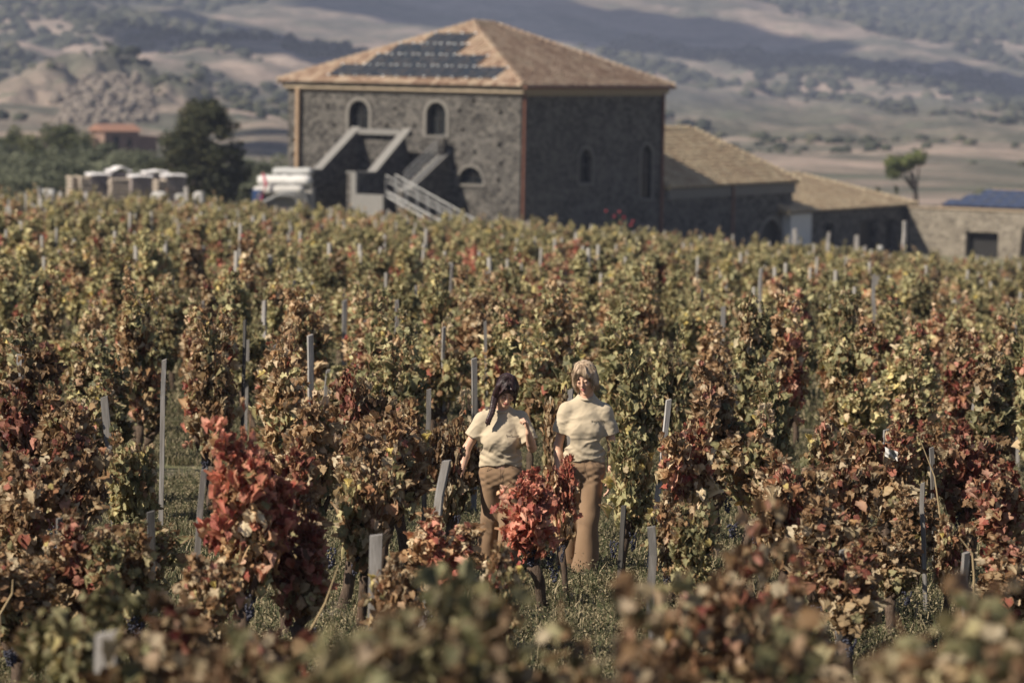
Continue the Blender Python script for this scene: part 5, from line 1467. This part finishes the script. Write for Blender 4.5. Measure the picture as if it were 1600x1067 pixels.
def mark(px):
    for a, b, s in MARKS:
        if a <= px < b: return s
    return 'by the left picture edge' if px < 60 else 'by the right picture edge'
def depth_word(y):
    for lim, s in ((9.5, 'closest row'), (13, 'blurred front row'), (19.5, 'first sharp row'), (22, 'second sharp row'), (24, 'just before the women'), (26, 'beside the women'), (28, 'just behind the women'), (30.5, 'second row behind'),
                   (33, 'third row behind'), (36, 'fourth row behind'), (39, 'fifth row behind'), (42, 'sixth row behind'), (46, 'seventh row behind'), (50, 'eighth row behind'), (55, 'ninth row behind'), (999, 'far back row')):
        if y < lim: return s
def vcolour(red, grn):
    if red > .6: return 'bright red'
    if red > .4: return 'wine-red'
    if red > .25: return 'rusty olive' if grn > .4 else 'rust brown'
    if grn > .7: return 'olive green'
    if grn > .5: return 'olive-tan'
    if grn > .32: return 'tan-brown'
    return 'dry brown'
used = {}
def unique(lb):
    k = used.get(lb, 0); used[lb] = k + 1
    return lb if k == 0 else None
ORD = ['', 'second ', 'third ', 'fourth ', 'fifth ']
for (o, x, y, red, grn, H, note) in vines:
    px = px_of(x, y, 1.0)[0]
    hw = 'tall' if H > 1.66 else 'low' if H < 1.42 else 'mid-height'
    hw = 'very tall' if H > 1.8 else hw
    lb = note or f"{hw} {vcolour(red, grn)} vine, {depth_word(y)}, {mark(px)}"
    k = used.get(lb, 0); used[lb] = k + 1
    if k: lb = lb.replace(' vine,', ' vine ' + ('behind its twin,', 'two behind,', 'three behind,', 'four behind,')[min(k - 1, 3)])
    tag(o, lb, 'grapevine', 'grapevines planted in the vineyard')
for (o, x, y, H, li, le, note) in stakes:
    px = px_of(x, y, H)[0]
    c = 'dark' if li < .6 else 'grey' if li < .95 else 'light grey' if li < 1.2 else 'pale'
    ln = 'leaning' if abs(le) > .045 else 'upright'
    lb = note or f"{ln} {c} stake, {depth_word(y)}, {mark(px)}"
    k = used.get(lb, 0); used[lb] = k + 1
    if k: lb = lb.replace(' stake,', ' stake close behind another,' if k == 1 else ' stake two behind another,')
    tag(o, lb, 'stake', 'wooden stakes in the vineyard')
# ------------------------------------------------------------------ grass and weeds between the vines
def tuft(seed, n, h, spread, flat=0.0):
    g = np.random.default_rng(seed); V, F, C = [], [], []; b = 0
    for k in range(n):
        w = g.uniform(0, 6.28); r = spread * math.sqrt(g.uniform()); x, y = math.cos(w) * r, math.sin(w) * r
        d = g.uniform(0, 6.28); L = h * g.uniform(.45, 1.1); wd = g.uniform(.0025, .006); le = g.uniform(.2, .9) * L
        px_, py_ = -math.sin(d) * wd, math.cos(d) * wd
        q1 = (x + math.cos(d) * le * .35, y + math.sin(d) * le * .35, L * .6); q2 = (x + math.cos(d) * le, y + math.sin(d) * le, L * (.95 - flat * g.uniform()))
        V += [(x - px_, y - py_, 0), (x + px_, y + py_, 0), (q1[0] - px_, q1[1] - py_, q1[2]), (q1[0] + px_, q1[1] + py_, q1[2]), q2]
        F += [(b, b + 1, b + 3), (b, b + 3, b + 2), (b + 2, b + 3, b + 4)]; b += 5; c = g.uniform(); C += [(c, c, c, 1)] * 5
    return np.array(V), np.array(F), np.array(C)
def weed(seed, n=70):
    g = np.random.default_rng(seed); V, F, C = [], [], []; b = 0
    for k in range(n):
        p = np.array([g.normal(0, .09), g.normal(0, .09), abs(g.normal(.06, .05))]); s = g.uniform(.004, .014)
        for q in range(1):
            a = g.normal(0, 1, 3); a /= np.linalg.norm(a); c_ = np.cross(a, g.normal(0, 1, 3)); c_ /= np.linalg.norm(c_)
            V += [p - a * s, p + c_ * s * .5, p + a * s, p - c_ * s * .5]; F += [(b, b + 1, b + 2), (b, b + 2, b + 3)]; b += 4; c = g.uniform(); C += [(c, c, c, 1)] * 4
    return np.array(V), np.array(F), np.array(C)
t = NT('grass_blades'); a = t.attr('leafcol')
c = t.ramp(a.outputs['Fac'], [(0, (.035, .048, .02)), (.3, (.085, .09, .042)), (.5, (.17, .155, .085)), (.75, (.30, .25, .155)), (1, (.38, .31, .19))])
b_ = t.bsdf(c, .7, spec=.2); tr_ = t.n('ShaderNodeBsdfTranslucent'); t.l(c, tr_.inputs[0]); mx = t.n('ShaderNodeMixShader'); mx.inputs[0].default_value = .3; t.l(b_, mx.inputs[1]); t.l(tr_.outputs[0], mx.inputs[2])
M['grass'] = t.done(mx.outputs[0])
GT = []
for k in range(4): v = tuft(k, 80, .10 + .035 * k, .17, .6); GT.append(np_mesh('grass_tuft', v[0], v[1], M['grass'], colors=v[2]))
for k in range(5): v = weed(10 + k, 170); GT.append(np_mesh('weed_clump', v[0], v[1], M['grass'], colors=v[2]))
def scatter(name, n, ymin, ymax, thr, sc, label):
    Y = np.sqrt(rng.uniform(ymin ** 2, ymax ** 2, n)); X = rng.uniform(-.17, .17, n) * Y + rng.normal(0, .6, n)
    dn = fbm(X / 1.4, Y / 1.4, o=2, seed=91) + rng.uniform(-.12, .12, n); k = dn > thr; X, Y = X[k], Y[k]; n = len(X); Z = terrain(X, Y) - .01
    me = bpy.data.meshes.new(name); me.vertices.add(n); me.vertices.foreach_set('co', np.stack([X, Y, Z], -1).astype(np.float32).ravel()); me.update()
    for nm, arr in (('spin', rng.uniform(0, 6.28, n)), ('grow', rng.uniform(.6, 1.3, n) * sc)):
        a = me.attributes.new(nm, 'FLOAT', 'POINT'); a.data.foreach_set('value', np.array(arr, dtype=np.float32))
    a = me.attributes.new('pick', 'INT', 'POINT'); a.data.foreach_set('value', rng.integers(0, len(GT), n).astype(np.int32))
    ob = link_mesh(name, me)
    ng = bpy.data.node_groups.new('plant_' + name, 'GeometryNodeTree')
    ng.interface.new_socket('Geometry', in_out='INPUT', socket_type='NodeSocketGeometry'); ng.interface.new_socket('Geometry', in_out='OUTPUT', socket_type='NodeSocketGeometry')
    N = ng.nodes; gi = N.new('NodeGroupInput'); go = N.new('NodeGroupOutput'); join = N.new('GeometryNodeJoinGeometry'); srcs = []
    for m_ in GT:
        src = bpy.data.objects.new('grass_shape', m_); oi = N.new('GeometryNodeObjectInfo'); oi.inputs[0].default_value = src; oi.inputs['As Instance'].default_value = True; srcs.append(oi)
    for oi in reversed(srcs): ng.links.new(oi.outputs['Geometry'], join.inputs[0])
    def na(nm, typ='FLOAT'):
        a = N.new('GeometryNodeInputNamedAttribute'); a.data_type = typ; a.inputs[0].default_value = nm; return a.outputs[0]
    ip = N.new('GeometryNodeInstanceOnPoints'); ip.inputs['Pick Instance'].default_value = True
    ng.links.new(gi.outputs[0], ip.inputs['Points']); ng.links.new(join.outputs[0], ip.inputs['Instance']); ng.links.new(na('pick', 'INT'), ip.inputs['Instance Index'])
    cx = N.new('ShaderNodeCombineXYZ'); ng.links.new(na('spin'), cx.inputs[2]); ng.links.new(cx.outputs[0], ip.inputs['Rotation'])
    cs = N.new('ShaderNodeCombineXYZ'); g_ = na('grow')
    for k in range(3): ng.links.new(g_, cs.inputs[k])
    ng.links.new(cs.outputs[0], ip.inputs['Scale']); ng.links.new(ip.outputs[0], go.inputs[0])
    md = ob.modifiers.new('plant', 'NODES'); md.node_group = ng
    tag(ob, label, 'grass', kind='stuff')
scatter('grass', 24000, 12, 42, .43, .9, 'green and straw-coloured grass and weeds between the vines')
scatter('far_grass', 22000, 42, 120, .42, 2.2, 'dry grass between the farther vine rows')

# ------------------------------------------------------------------ trees
def tree_mesh(seed, kind):
    """returns (crown mesh, trunk mesh) of a tree standing at the origin"""
    g = np.random.default_rng(seed); cl = []; tr = MB()
    if kind == 'olive':
        H, W = 4.6, 2.5; tr.tube([(0, 0, -.5), (.05, 0, .6), (-.05, .1, 1.5)], [.3, .24, .2], 8)
        for k in range(5):
            w = k * 1.26 + g.uniform(0, .5); e = Vector((math.cos(w) * 1.2, math.sin(w) * 1.2, 2.9)); tr.tube([(-.05, .1, 1.4), e * .6 + Vector((0, 0, .6)), e], [.14, .09, .04], 6)
        for k in range(44):
            w = g.uniform(0, 6.28); r = W * math.sqrt(g.uniform()); z = 1.3 + (H - 1.9) * g.uniform(.1, 1) * (1 - (r / W) ** 2 * .45); cl.append((math.cos(w) * r, math.sin(w) * r, z, g.uniform(.45, .85)))
    elif kind == 'round':
        H, W = 5.4, 3.4; tr.tube([(0, 0, -.5), (.1, 0, 1.0), (0, .1, 2.4)], [.34, .28, .2], 8)
        for k in range(5):
            w = k * 1.26; tr.tube([(0, .1, 2.0), (math.cos(w) * 1.5, math.sin(w) * 1.5, 3.6)], [.16, .05], 6)
        for k in range(60):
            w = g.uniform(0, 6.28); r = W * math.sqrt(g.uniform()); z = 1.4 + (H - 2.0) * g.uniform(0, 1) ** .7 * math.sqrt(max(0, 1 - (r / W) ** 2)); cl.append((math.cos(w) * r, math.sin(w) * r, z, g.uniform(.5, 1.0)))
    elif kind == 'dark':
        H = 8.2; tr.tube([(0, 0, -1), (.1, 0, 2.5), (.3, .1, 5), (.7, .1, 7.2)], [.38, .30, .18, .06], 8)
        for k in range(16):
            z = 1.2 + k * .38; w = g.uniform(0, 6.28); L = 2.6 * (1 - z / 9.5); tr.tube([(.1, 0, z), (math.cos(w) * L, math.sin(w) * L, z + .7)], [.09, .03], 5)
        for k in range(230):
            z = .8 + 7.2 * g.uniform() ** 1.25; R_ = 3.9 * (1 - (z / 8.8) ** 1.5) + .35; w = g.uniform(0, 6.28); r = R_ * math.sqrt(g.uniform())
            cl.append((math.cos(w) * r + .09 * z, math.sin(w) * r, z, g.uniform(.4, .85)))
        for k in range(14): cl.append((2.6 + g.normal(0, .35), g.normal(0, .5), 2.6 + g.normal(0, .35), .45))
    elif kind == 'pine':
        tr.tube([(0, 0, -3), (.15, 0, 1.0), (.0, 0, 2.6), (-.25, 0, 3.9)], [.24, .20, .16, .10], 8)
        for e in ((-1.5, .3, 4.0), (-1.1, -.4, 4.6), (.3, .2, 4.9), (-.5, .5, 4.9)): tr.tube([(0, 0, 2.6), (e[0] * .5, e[1] * .5, 3.5), e], [.11, .07, .03], 6)
        for k in range(36):
            w = g.uniform(0, 6.28); r = math.sqrt(g.uniform()); cl.append((-.72 + math.cos(w) * r * 1.2, math.sin(w) * r * 1.0, 4.6 + g.normal(0, .2) + .35 * math.cos(w) * r, g.uniform(.35, .55)))
        for k in range(14): cl.append((-1.45 + g.normal(0, .3), g.normal(0, .4), 3.95 + g.normal(0, .35), g.uniform(.28, .45)))
    elif kind == 'cypress':
        tr.tube([(0, 0, -1), (0, 0, 2)], [.12, .05], 6)
        for k in range(26): z = g.uniform(.2, 3.1); cl.append((g.normal(0, .18) * (1 - z / 3.6), g.normal(0, .2) * (1 - z / 3.6), z, .34 * (1 - z / 4.2)))
    P_, N_, S_, C_ = [], [], [], []
    for (x, y, z, r) in cl:
        n = int(95 * (r / .6) ** 1.6); d = g.normal(0, 1, (n, 3)); d /= np.linalg.norm(d, axis=1, keepdims=True); rr = r * g.uniform(.45, 1.08, (n, 1))
        P_.append(np.array([x, y, z]) + d * rr * np.array([1, 1, .8])); N_.append(d + g.normal(0, .5, (n, 3))); S_.append(g.uniform(.07, .17, n)); c0 = g.uniform(0, .55); C_.append(c0 + g.uniform(0, .45, n))
    p = np.concatenate(P_); nn_ = np.concatenate(N_); s = np.concatenate(S_); c = np.concatenate(C_)
    nn_ /= np.linalg.norm(nn_, axis=1, keepdims=True); a = np.cross(nn_, np.array([.3, .2, .9])); a /= np.linalg.norm(a, axis=1, keepdims=True); b = np.cross(nn_, a)
    V = np.stack([p - a * s[:, None], p + b * s[:, None] * .6, p + a * s[:, None], p - b * s[:, None] * .6], 1).reshape(-1, 3)
    F = (np.arange(len(p)) * 4)[:, None] + np.arange(4)[None]
    C = np.repeat(c, 4)
    return V, F, np.stack([C] * 4, -1), tr
def fol(name, stops):
    t = NT(name); a = t.attr('leafcol'); c = t.ramp(a.outputs['Fac'], stops); b = t.bsdf(c, .75, spec=.2); tr = t.n('ShaderNodeBsdfTranslucent'); t.l(c, tr.inputs[0])
    mx = t.n('ShaderNodeMixShader'); mx.inputs[0].default_value = .25; t.l(b, mx.inputs[1]); t.l(tr.outputs[0], mx.inputs[2]); return t.done(mx.outputs[0])
M['olive_f'] = fol('olive_foliage', [(0, (.05, .06, .038)), (.5, (.11, .12, .075)), (1, (.19, .20, .13))])
M['dark_f'] = fol('dark_foliage', [(0, (.022, .026, .014)), (.5, (.05, .055, .028)), (1, (.10, .095, .045))])
M['pine_f'] = fol('pine_foliage', [(0, (.05, .065, .025)), (.5, (.10, .12, .045)), (1, (.17, .18, .07))])
M['round_f'] = fol('round_foliage', [(0, (.035, .045, .02)), (.5, (.075, .085, .035)), (1, (.13, .13, .055))])
M['tbark'] = bark('tree_bark', (.03, .024, .02), (.09, .075, .06))
def tree_lib(seed, kind, mat):
    V, F, C, tr = tree_mesh(seed, kind); return np_mesh('crown', V, F, mat, colors=C), tr.mesh('trunk', M['tbark'], True)
TL = {('olive', k): tree_lib(300 + k, 'olive', M['olive_f']) for k in range(3)}
TL.update({('round', k): tree_lib(320 + k, 'round', M['round_f']) for k in range(2)})
TL[('dark', 0)] = tree_lib(340, 'dark', M['dark_f']); TL[('pine', 0)] = tree_lib(350, 'pine', M['pine_f']); TL[('cypress', 0)] = tree_lib(360, 'cypress', M['dark_f'])
def tree(name, px, pytop, D, kind, k, label, group=None, hz=None, wz=1.0, href=5.0):
    p = P(px, pytop, D); z = tz(p.x, D); h = (p.z - z) / href
    r = empty(name, (p.x, D, z), random.uniform(0, 6.28) if kind in ('olive', 'round') else 0); r.scale = (max(h, .8) * wz, max(h, .8) * wz, h)
    cr, tk = TL[(kind, k)]; a = link_mesh('crown', cr, r); a['kind'] = 'stuff'; link_mesh('trunk', tk, r)
    tag(r, label, 'tree', group)
tree('dark_tree', 304, 152, 228, 'dark', 0, 'tall dark irregular tree between the pallet stacks and the farmhouse', href=8.4, wz=1.08)
OL = [(18, 236, 262, 'olive tree nearest the left picture edge'), (78, 222, 275, 'grey-green olive tree below the large round tree'), (130, 228, 270, 'olive tree in front of the small tiled house, left one'), (182, 232, 268, 'olive tree straight below the small tiled house'),
    (215, 224, 282, 'olive tree between the small house and the dark tree'), (104, 246, 250, 'low olive tree just behind the striped pallet stack'), (40, 256, 246, 'pale low olive tree at the left above the vines'), (236, 248, 252, 'olive tree touching the left side of the dark tree'),
    (392, 240, 270, 'olive tree right of the dark tree'), (430, 236, 285, 'olive tree against the left corner of the farmhouse'), (360, 262, 250, 'low olive tree at the foot of the dark tree'), (150, 214, 300, 'smaller olive tree higher up beside the house'), (0, 216, 300, 'olive tree cut by the left picture edge'), (420, 262, 250, 'low olive tree above the white rolls')]
for i, (px, py, D, lb) in enumerate(OL): tree('olive_tree', px, py, D, 'olive', i % 3, lb, 'olive trees left of the farmhouse', href=4.5, wz=1.15)
tree('round_tree', 88, 180, 335, 'round', 0, 'large round-crowned green tree at the upper left', href=5.6, wz=1.0)
tree('round_tree', 18, 188, 345, 'round', 1, 'dark round tree at the far left edge on the slope', href=5.6, wz=.9)
tree('round_tree', 128, 196, 360, 'round', 1, 'smaller round tree beside the tiled house', href=5.6, wz=.7)
tree('umbrella_pine', 1432, 238, 300, 'pine', 0, 'lone umbrella pine with bare leaning trunk above the right-hand store', href=5.3)
tree('cypress_tree', 1373, 287, 292, 'cypress', 0, 'small dark cypress, left one of the pair behind the barn roof', 'small cypresses behind the barn', href=3.3)
tree('cypress_tree', 1401, 285, 292, 'cypress', 0, 'small dark cypress, right one of the pair behind the barn roof', 'small cypresses behind the barn', href=3.3)

# far tiled house
hp = P(156, 222, 410)
hs_ = empty('tiled_house', (hp.x + .6, 410, hp.z - 2.0), R(35)); hs_.scale = (.85, .85, .85); tag(hs_, 'small far house with terracotta roof between the round trees and dark tree', 'house')
M['dull_tile'] = simple('dull_red_tile', (.24, .13, .09), .9, .25, 2, .2); M['rust_wall'] = simple('old_plaster', (.20, .13, .10), .9, .2, 1.5, .2)
wl_ = 5.6; m = MB()
wall(hs_, 'wall', M['rust_wall'], [(0, -2), (wl_, -2), (wl_, 4.0), (0, 4.0)], [([(1.4, .6), (2.4, .6), (2.4, 3.2), (1.4, 3.2)], .3), ([(3.6, 1.6), (4.5, 1.6), (4.5, 2.8), (3.6, 2.8)], .3)], 1, 0.0, 1)
wall(hs_, 'wall', M['rust_wall'], [(0, -2), (4.5, -2), (4.5, 4.0), (0, 4.0)], [([(1.8, 1.6), (2.7, 1.6), (2.7, 2.8), (1.8, 2.8)], .3)], 0, 0.0, 1)
m.add([(wl_, 0, -2), (wl_, 4.5, -2), (wl_, 4.5, 4), (wl_, 0, 4), (0, 4.5, -2), (0, 4.5, 4)], [(0, 1, 2, 3), (1, 4, 5, 2)]); m.build('wall', M['rust_wall'], hs_)
m = MB(); m.box(1.3, 2.5, .26, .3, .5, 3.3); m.build('door', M['dark'], hs_)
m = MB(); m.box(3.5, 4.6, .26, .3, 1.5, 2.9); m.build('window', M['glass'], hs_)
m = MB(); m.box(.26, .3, 1.7, 2.8, 1.5, 2.9); m.build('window', M['glass'], hs_)
m = MB(); m.add([(-.4, -.4, 3.9), (wl_ + .4, -.4, 3.9), (wl_ + .4, 4.9, 3.9), (-.4, 4.9, 3.9), (-.4, 2.25, 4.9), (wl_ + .4, 2.25, 4.9)], [(0, 1, 5, 4), (2, 3, 4, 5), (1, 2, 5), (3, 0, 4), (3, 2, 1, 0)]); m.build('roof', M['dull_tile'], hs_)
m = MB(); m.box(wl_, wl_ + 3.4, .8, 4.0, -2, 3.1); m.build('lean_to', M['rust_wall'], hs_)
m = MB(); m.add([(wl_ + .01, .5, 3.35), (wl_ + 3.8, .5, 3.12), (wl_ + 3.8, 4.3, 3.12), (wl_ + .01, 4.3, 3.35), (wl_ + .01, .5, 3.25), (wl_ + 3.8, .5, 3.02), (wl_ + 3.8, 4.3, 3.02), (wl_ + .01, 4.3, 3.25)], [(0, 1, 2, 3), (7, 6, 5, 4), (0, 4, 5, 1), (1, 5, 6, 2)]); m.build('roof', M['dull_tile'], hs_)['label'] = 'low roof of the side shed'

# ------------------------------------------------------------------ stacked pallets, covered piles, bags
M['plank'] = simple('pale_pallet_wood', (.46, .39, .31), .85, .2, 3, .2)
M['white_wrap'] = simple('white_plastic_wrap', (.60, .58, .57), .6, .08, 4, .5)
M['brown_box'] = simple('brown_crate_wood', (.25, .215, .20), .8, .3, 3, .2)
M['bag'] = simple('white_sack', (.40, .385, .36), .7, .08, 5, .5)
def crate_mesh(w):
    m = MB()
    for k in range(3): m.box(-w / 2, w / 2, -.45 + k * .4, -.35 + k * .4, .0, .12, 1)
    m.box(-w / 2, w / 2, -.5, .5, .121, .20, 0)
    for sx in (-1, 1): m.box(sx * (w / 2 - .03), sx * (w / 2), -.5, .5, .201, .238)
    return m.mesh('pallet', [M['plank'], M['brown_box']])
CR = {.62: crate_mesh(.62), .9: crate_mesh(1.2)}
def stack(px, pyt, w, D, label):
    p = P(px, pyt, D); z = tz(p.x, D) - .05; n = max(3, int((p.z - z) / .24))
    r = empty('pallet_stack', (p.x, D, z), R(random.uniform(18, 30))); tag(r, label, 'pallet stack', 'pallet stacks left of the farmhouse')
    for k in range(n):
        o = link_mesh('pallet', CR[w], r, (random.gauss(0, .015), random.gauss(0, .02), k * .242)); o.rotation_euler.z = random.gauss(0, .02)
stack(115, 272, .62, 214, 'striped stack of pale pallets, leftmost'); stack(131, 272, .62, 213.6, 'striped stack of pale pallets, second from the left')
stack(186, 276, .9, 214, 'wide striped stack of pale pallets below the highest white cover'); stack(250, 276, .62, 213, 'narrow striped stack of pale pallets below the second white cover')
def pile(px0, px1, pyt, D, label, hump):
    a = P(px0, pyt, D); b = P(px1, pyt, D); z = tz(a.x, D) - .05; W = (b - a).length; H = a.z - z - .12
    r = empty('covered_pile', (a.x, D, z), R(24)); tag(r, label, 'covered pile', 'pallet loads under white plastic')
    m = MB(); c = math.cos(R(24)); L = W / c
    n = 4
    for k in range(n):
        for j in range(3): m.box(L * k / n + .02, L * (k + 1) / n - .02, .02, 1.1, H * j / 3 + .02, H * (j + 1) / 3 - .03)
    o = m.build('crates', M['brown_box'], r); o['kind'] = 'stuff'
    nx, ny = 40, 14; gx, gy = np.meshgrid(np.linspace(-.08, L + .08, nx), np.linspace(-.1, 1.2, ny)); zz = H + .06 + .10 * fbm(gx * 2.4, gy * 3, o=3, seed=int(px0)) + hump * np.exp(-((gx - L * .5) / (L * .28)) ** 2)
    edge = (gx < .0) | (gx > L) | (gy < 0) | (gy > 1.1); zz = np.where(edge, zz - .07 - .06 * fbm(gx * 3, gy, o=2, seed=9), zz)
    i = np.arange(ny - 1)[:, None] * nx + np.arange(nx - 1)[None]; F = np.stack([i, i + 1, i + 1 + nx, i + nx], -1).reshape(-1, 4)
    link_mesh('plastic_cover', np_mesh('plastic_cover', np.stack([gx, gy, zz], -1).reshape(-1, 3), F, M['white_wrap'], True), r)
pile(141, 172, 271, 215, 'dark load under white plastic between the striped stacks, left', .02); pile(172, 204, 266, 215.6, 'white plastic hump over the wide striped stack', .25)
pile(206, 237, 274, 215, 'dark load under white plastic, middle', .03); pile(228, 262, 268, 215.8, 'white plastic hump over the narrow striped stack', .1); pile(258, 290, 273, 215, 'dark load under white plastic at the right end', .05)
def sack(px, py, D, w, h, label):
    p = P(px, py, D); m_ = ICO3; V = m_[0] * np.array([w, w * .8, h / 2]); V = np.sign(V) * np.abs(V) ** .5 * np.array([w, w * .8, h / 2]) ** .5 * .9
    V = V * (1 + .35 * (fbm(V[:, 0] * 3, V[:, 1] * 5, V[:, 2] * 5, 3, int(px)) - .5))[:, None]
    o = link_mesh('white_sack', np_mesh('white_sack', V, m_[1], M['bag'], True)); o.location = p; tag(o, label, 'sack', 'white sacks among the vine tops')
sack(76, 306, 205, .45, .9, 'round white sack left of the pallet stacks'); sack(130, 316, 203, .5, 1.3, 'tall white sack below the striped stacks'); sack(249, 309, 204, .55, .8, 'white sack below the narrow striped stack'); sack(281, 309, 205, .3, .5, 'small white sack at the right end of the pallets'); sack(311, 313, 203, .38, 1.2, 'upright white sack between pallets and dark tree')
sack(905, 378, 165, .28, .5, 'white sack glimpsed below the shaded farmhouse wall'); sack(1375, 388, 180, .16, .3, 'small pale sack by the barn doors')

# white rolls on a low wall left of the stairs
bp = P(400, 300, 205)
M['roll'] = simple('white_sheet_roll', (.50, .49, .47), .5, .06, 5, .3); M['roll_grey'] = simple('grey_sheet_roll', (.33, .33, .32), .6, .1, 5, .3); M['block'] = simple('grey_block', (.23, .22, .205), .9, .2, 3, .3); M['blue'] = simple('blue_plastic', (.02, .045, .12), .5, .1, 3, .1); M['rose'] = simple('pink_red_strap', (.42, .06, .10), .6, .1, 3, .1)
def boxpx(name, mat, px0, px1, py0, py1, D, dep, label, cat, rz=R(-20)):
    a = P(px0, py1, D); b = P(px1, py0, D); c = math.cos(rz); L = (b.x - a.x) / c
    m = MB(); zb = min(a.z, tz(a.x, D)); m.box(0, L, 0, dep, 0, b.z - zb); o = m.build(name, mat); o.location = (a.x, D, zb); o.rotation_euler.z = rz; tag(o, label, cat); return o
boxpx('low_wall', M['block'], 412, 489, 292, 345, 198, .5, 'grey block wall at the foot of the stairs carrying white rolls', 'wall')
for (x0, x1, yc, r_, mat, D, lb) in ((405, 486, 283, .36, 'roll', 198.0, 'large bright white roll lying on the grey block wall'), (428, 488, 269, .27, 'roll_grey', 198.4, 'pale grey roll lying on top of the bright white roll'), (398, 474, 297, .28, 'bag', 197.6, 'cream roll lying lowest in front of the white rolls')):
    a, b = P(x0, yc, D), P(x1, yc, D - 1.0); m = MB(); n = 12
    m.tube([a.lerp(b, k / n) + Vector((0, 0, random.gauss(0, .02))) for k in range(n + 1)], [r_ * (.8 if k in (0, n) else random.uniform(.94, 1.04)) for k in range(n + 1)], 14)
    tag(m.build('sheet_roll', M[mat], None, True), lb, 'roll', 'rolls stacked left of the stairs')
boxpx('blue_crate', M['blue'], 394, 408, 297, 309, 197.2, .6, 'small dark blue crate at the left end of the white rolls', 'crate')
m = MB(); a, b, c = P(411, 271, 197.0), P(416, 288, 196.8), P(408, 312, 196.8); m.tube([a, b, c], [.07, .09, .07], 8); tag(m.build('strap', M['rose']), 'pink red strap hanging over the left end of the white rolls', 'strap')
for q in range(4):
    m = MB(); pts_ = [P(408 + q * 5, 318 - q * 2, 196.5), P(430 + q * 4, 304 - q * 2 + 3, 196.5), P(455 + q * 5, 303 - q * 2 + 4, 196.5), P(464 + q * 5, 316 - q, 196.5), P(466 + q * 5, 352, 196.5)]
    fine = []
    for i in range(len(pts_) - 1):
        p0, p1, p2, p3 = pts_[max(i - 1, 0)], pts_[i], pts_[i + 1], pts_[min(i + 2, len(pts_) - 1)]
        for k in range(6):
            s_ = k / 6; fine.append(.5 * ((2 * p1) + (p2 - p0) * s_ + (2 * p0 - 5 * p1 + 4 * p2 - p3) * s_ ** 2 + (3 * p1 - p0 - 3 * p2 + p3) * s_ ** 3))
    fine.append(pts_[-1]); m.tube(fine, .05, 8)
    tag(m.build('grey_hose', M['steel'], None, True), ('outermost', 'second', 'third', 'innermost')[3 - q] + ' grey pipe arching down over the block wall', 'pipe', 'grey pipes arching over the wall')

# red flowering bush by the shaded wall, white plastic scrap, climber by the arch
rb = P(965, 350, 178); rz0 = tz(rb.x, 178); r = empty('rose_bush', (rb.x, 178, rz0)); tag(r, 'tall rose bush with red flowers against the shaded farmhouse wall', 'bush')
V, F, C, tr = tree_mesh(77, 'cypress'); me = np_mesh('foliage', V * np.array([3.2, 2.5, (rb.z - rz0 + .2) / 3.2]), F, M['round_f'], colors=C); o = link_mesh('foliage', me, r); o['kind'] = 'stuff'
M['petal'] = simple('red_petals', (.36, .03, .045), .6, .2, 20, .2)
for (fx, fy) in ((947, 330), (968, 331), (975, 340), (989, 346), (986, 352), (970, 349), (960, 338)):
    p = P(fx, fy, 177.6) - Vector((rb.x, 178, rz0)); m = MB(); V_ = ICO1[0] * .065 * (1 + rng.uniform(-.25, .25, (len(ICO1[0]), 1))); m.add([Vector(v) + p for v in V_], [tuple(f) for f in ICO1[1]]); m.build('flower', M['petal'], r)
    m = MB(); m.tube([p, (p.x * .7, 0, max(.5, p.z - .8))], .02, 4); m.build('stem', M['olive_f'], r)
pp = P(1386, 702, 24.6); nx = 9; gx, gy = np.meshgrid(np.linspace(-.06, .06, nx), np.linspace(-.045, .045, nx)); zz = .03 * np.sin(gx * 60) + .02 * np.sin(gy * 90 + gx * 40)
i = np.arange(nx - 1)[:, None] * nx + np.arange(nx - 1)[None]; F = np.stack([i, i + 1, i + 1 + nx, i + nx], -1).reshape(-1, 4)
o = link_mesh('plastic_scrap', np_mesh('plastic_scrap', np.stack([gx, zz, gy - gx * .35], -1).reshape(-1, 3), F, M['bag'], True)); o.scale = (.75, 1, .75); o.location = pp + Vector((0, -.28, 0)); tag(o, 'crumpled scrap of white plastic caught in a brown vine at the right', 'plastic scrap')
# dry stalks leaning among the vines
M['straw'] = simple('dry_straw', (.36, .27, .15), .8, .2, 10, .2)
for (x0, y0, x1, y1, D, lb) in ((1437, 685, 1470, 812, 23.5, 'long dry stalk curving down beside the white plastic scrap'), (528, 885, 470, 1010, 17.8, 'pale dry stalk slanting at the lower left of the short grey stake'), (1500, 840, 1522, 900, 19.5, 'short dry stalk in the right-hand vines'), (20, 905, 0, 960, 17.5, 'dry grass stalk at the left edge')):
    a, b = P(x0, y0, D), P(x1, y1, D); g_ = tz(b.x, D); b2 = Vector((b.x + (b.x - a.x) * .3, D, g_)); m = MB(); m.tube([a, a.lerp(b, .5) + Vector((.03, 0, .02)), b, b2], [.003, .006, .007, .008], 5)
    tag(m.build('dry_stalk', M['straw']), lb, 'stalk')
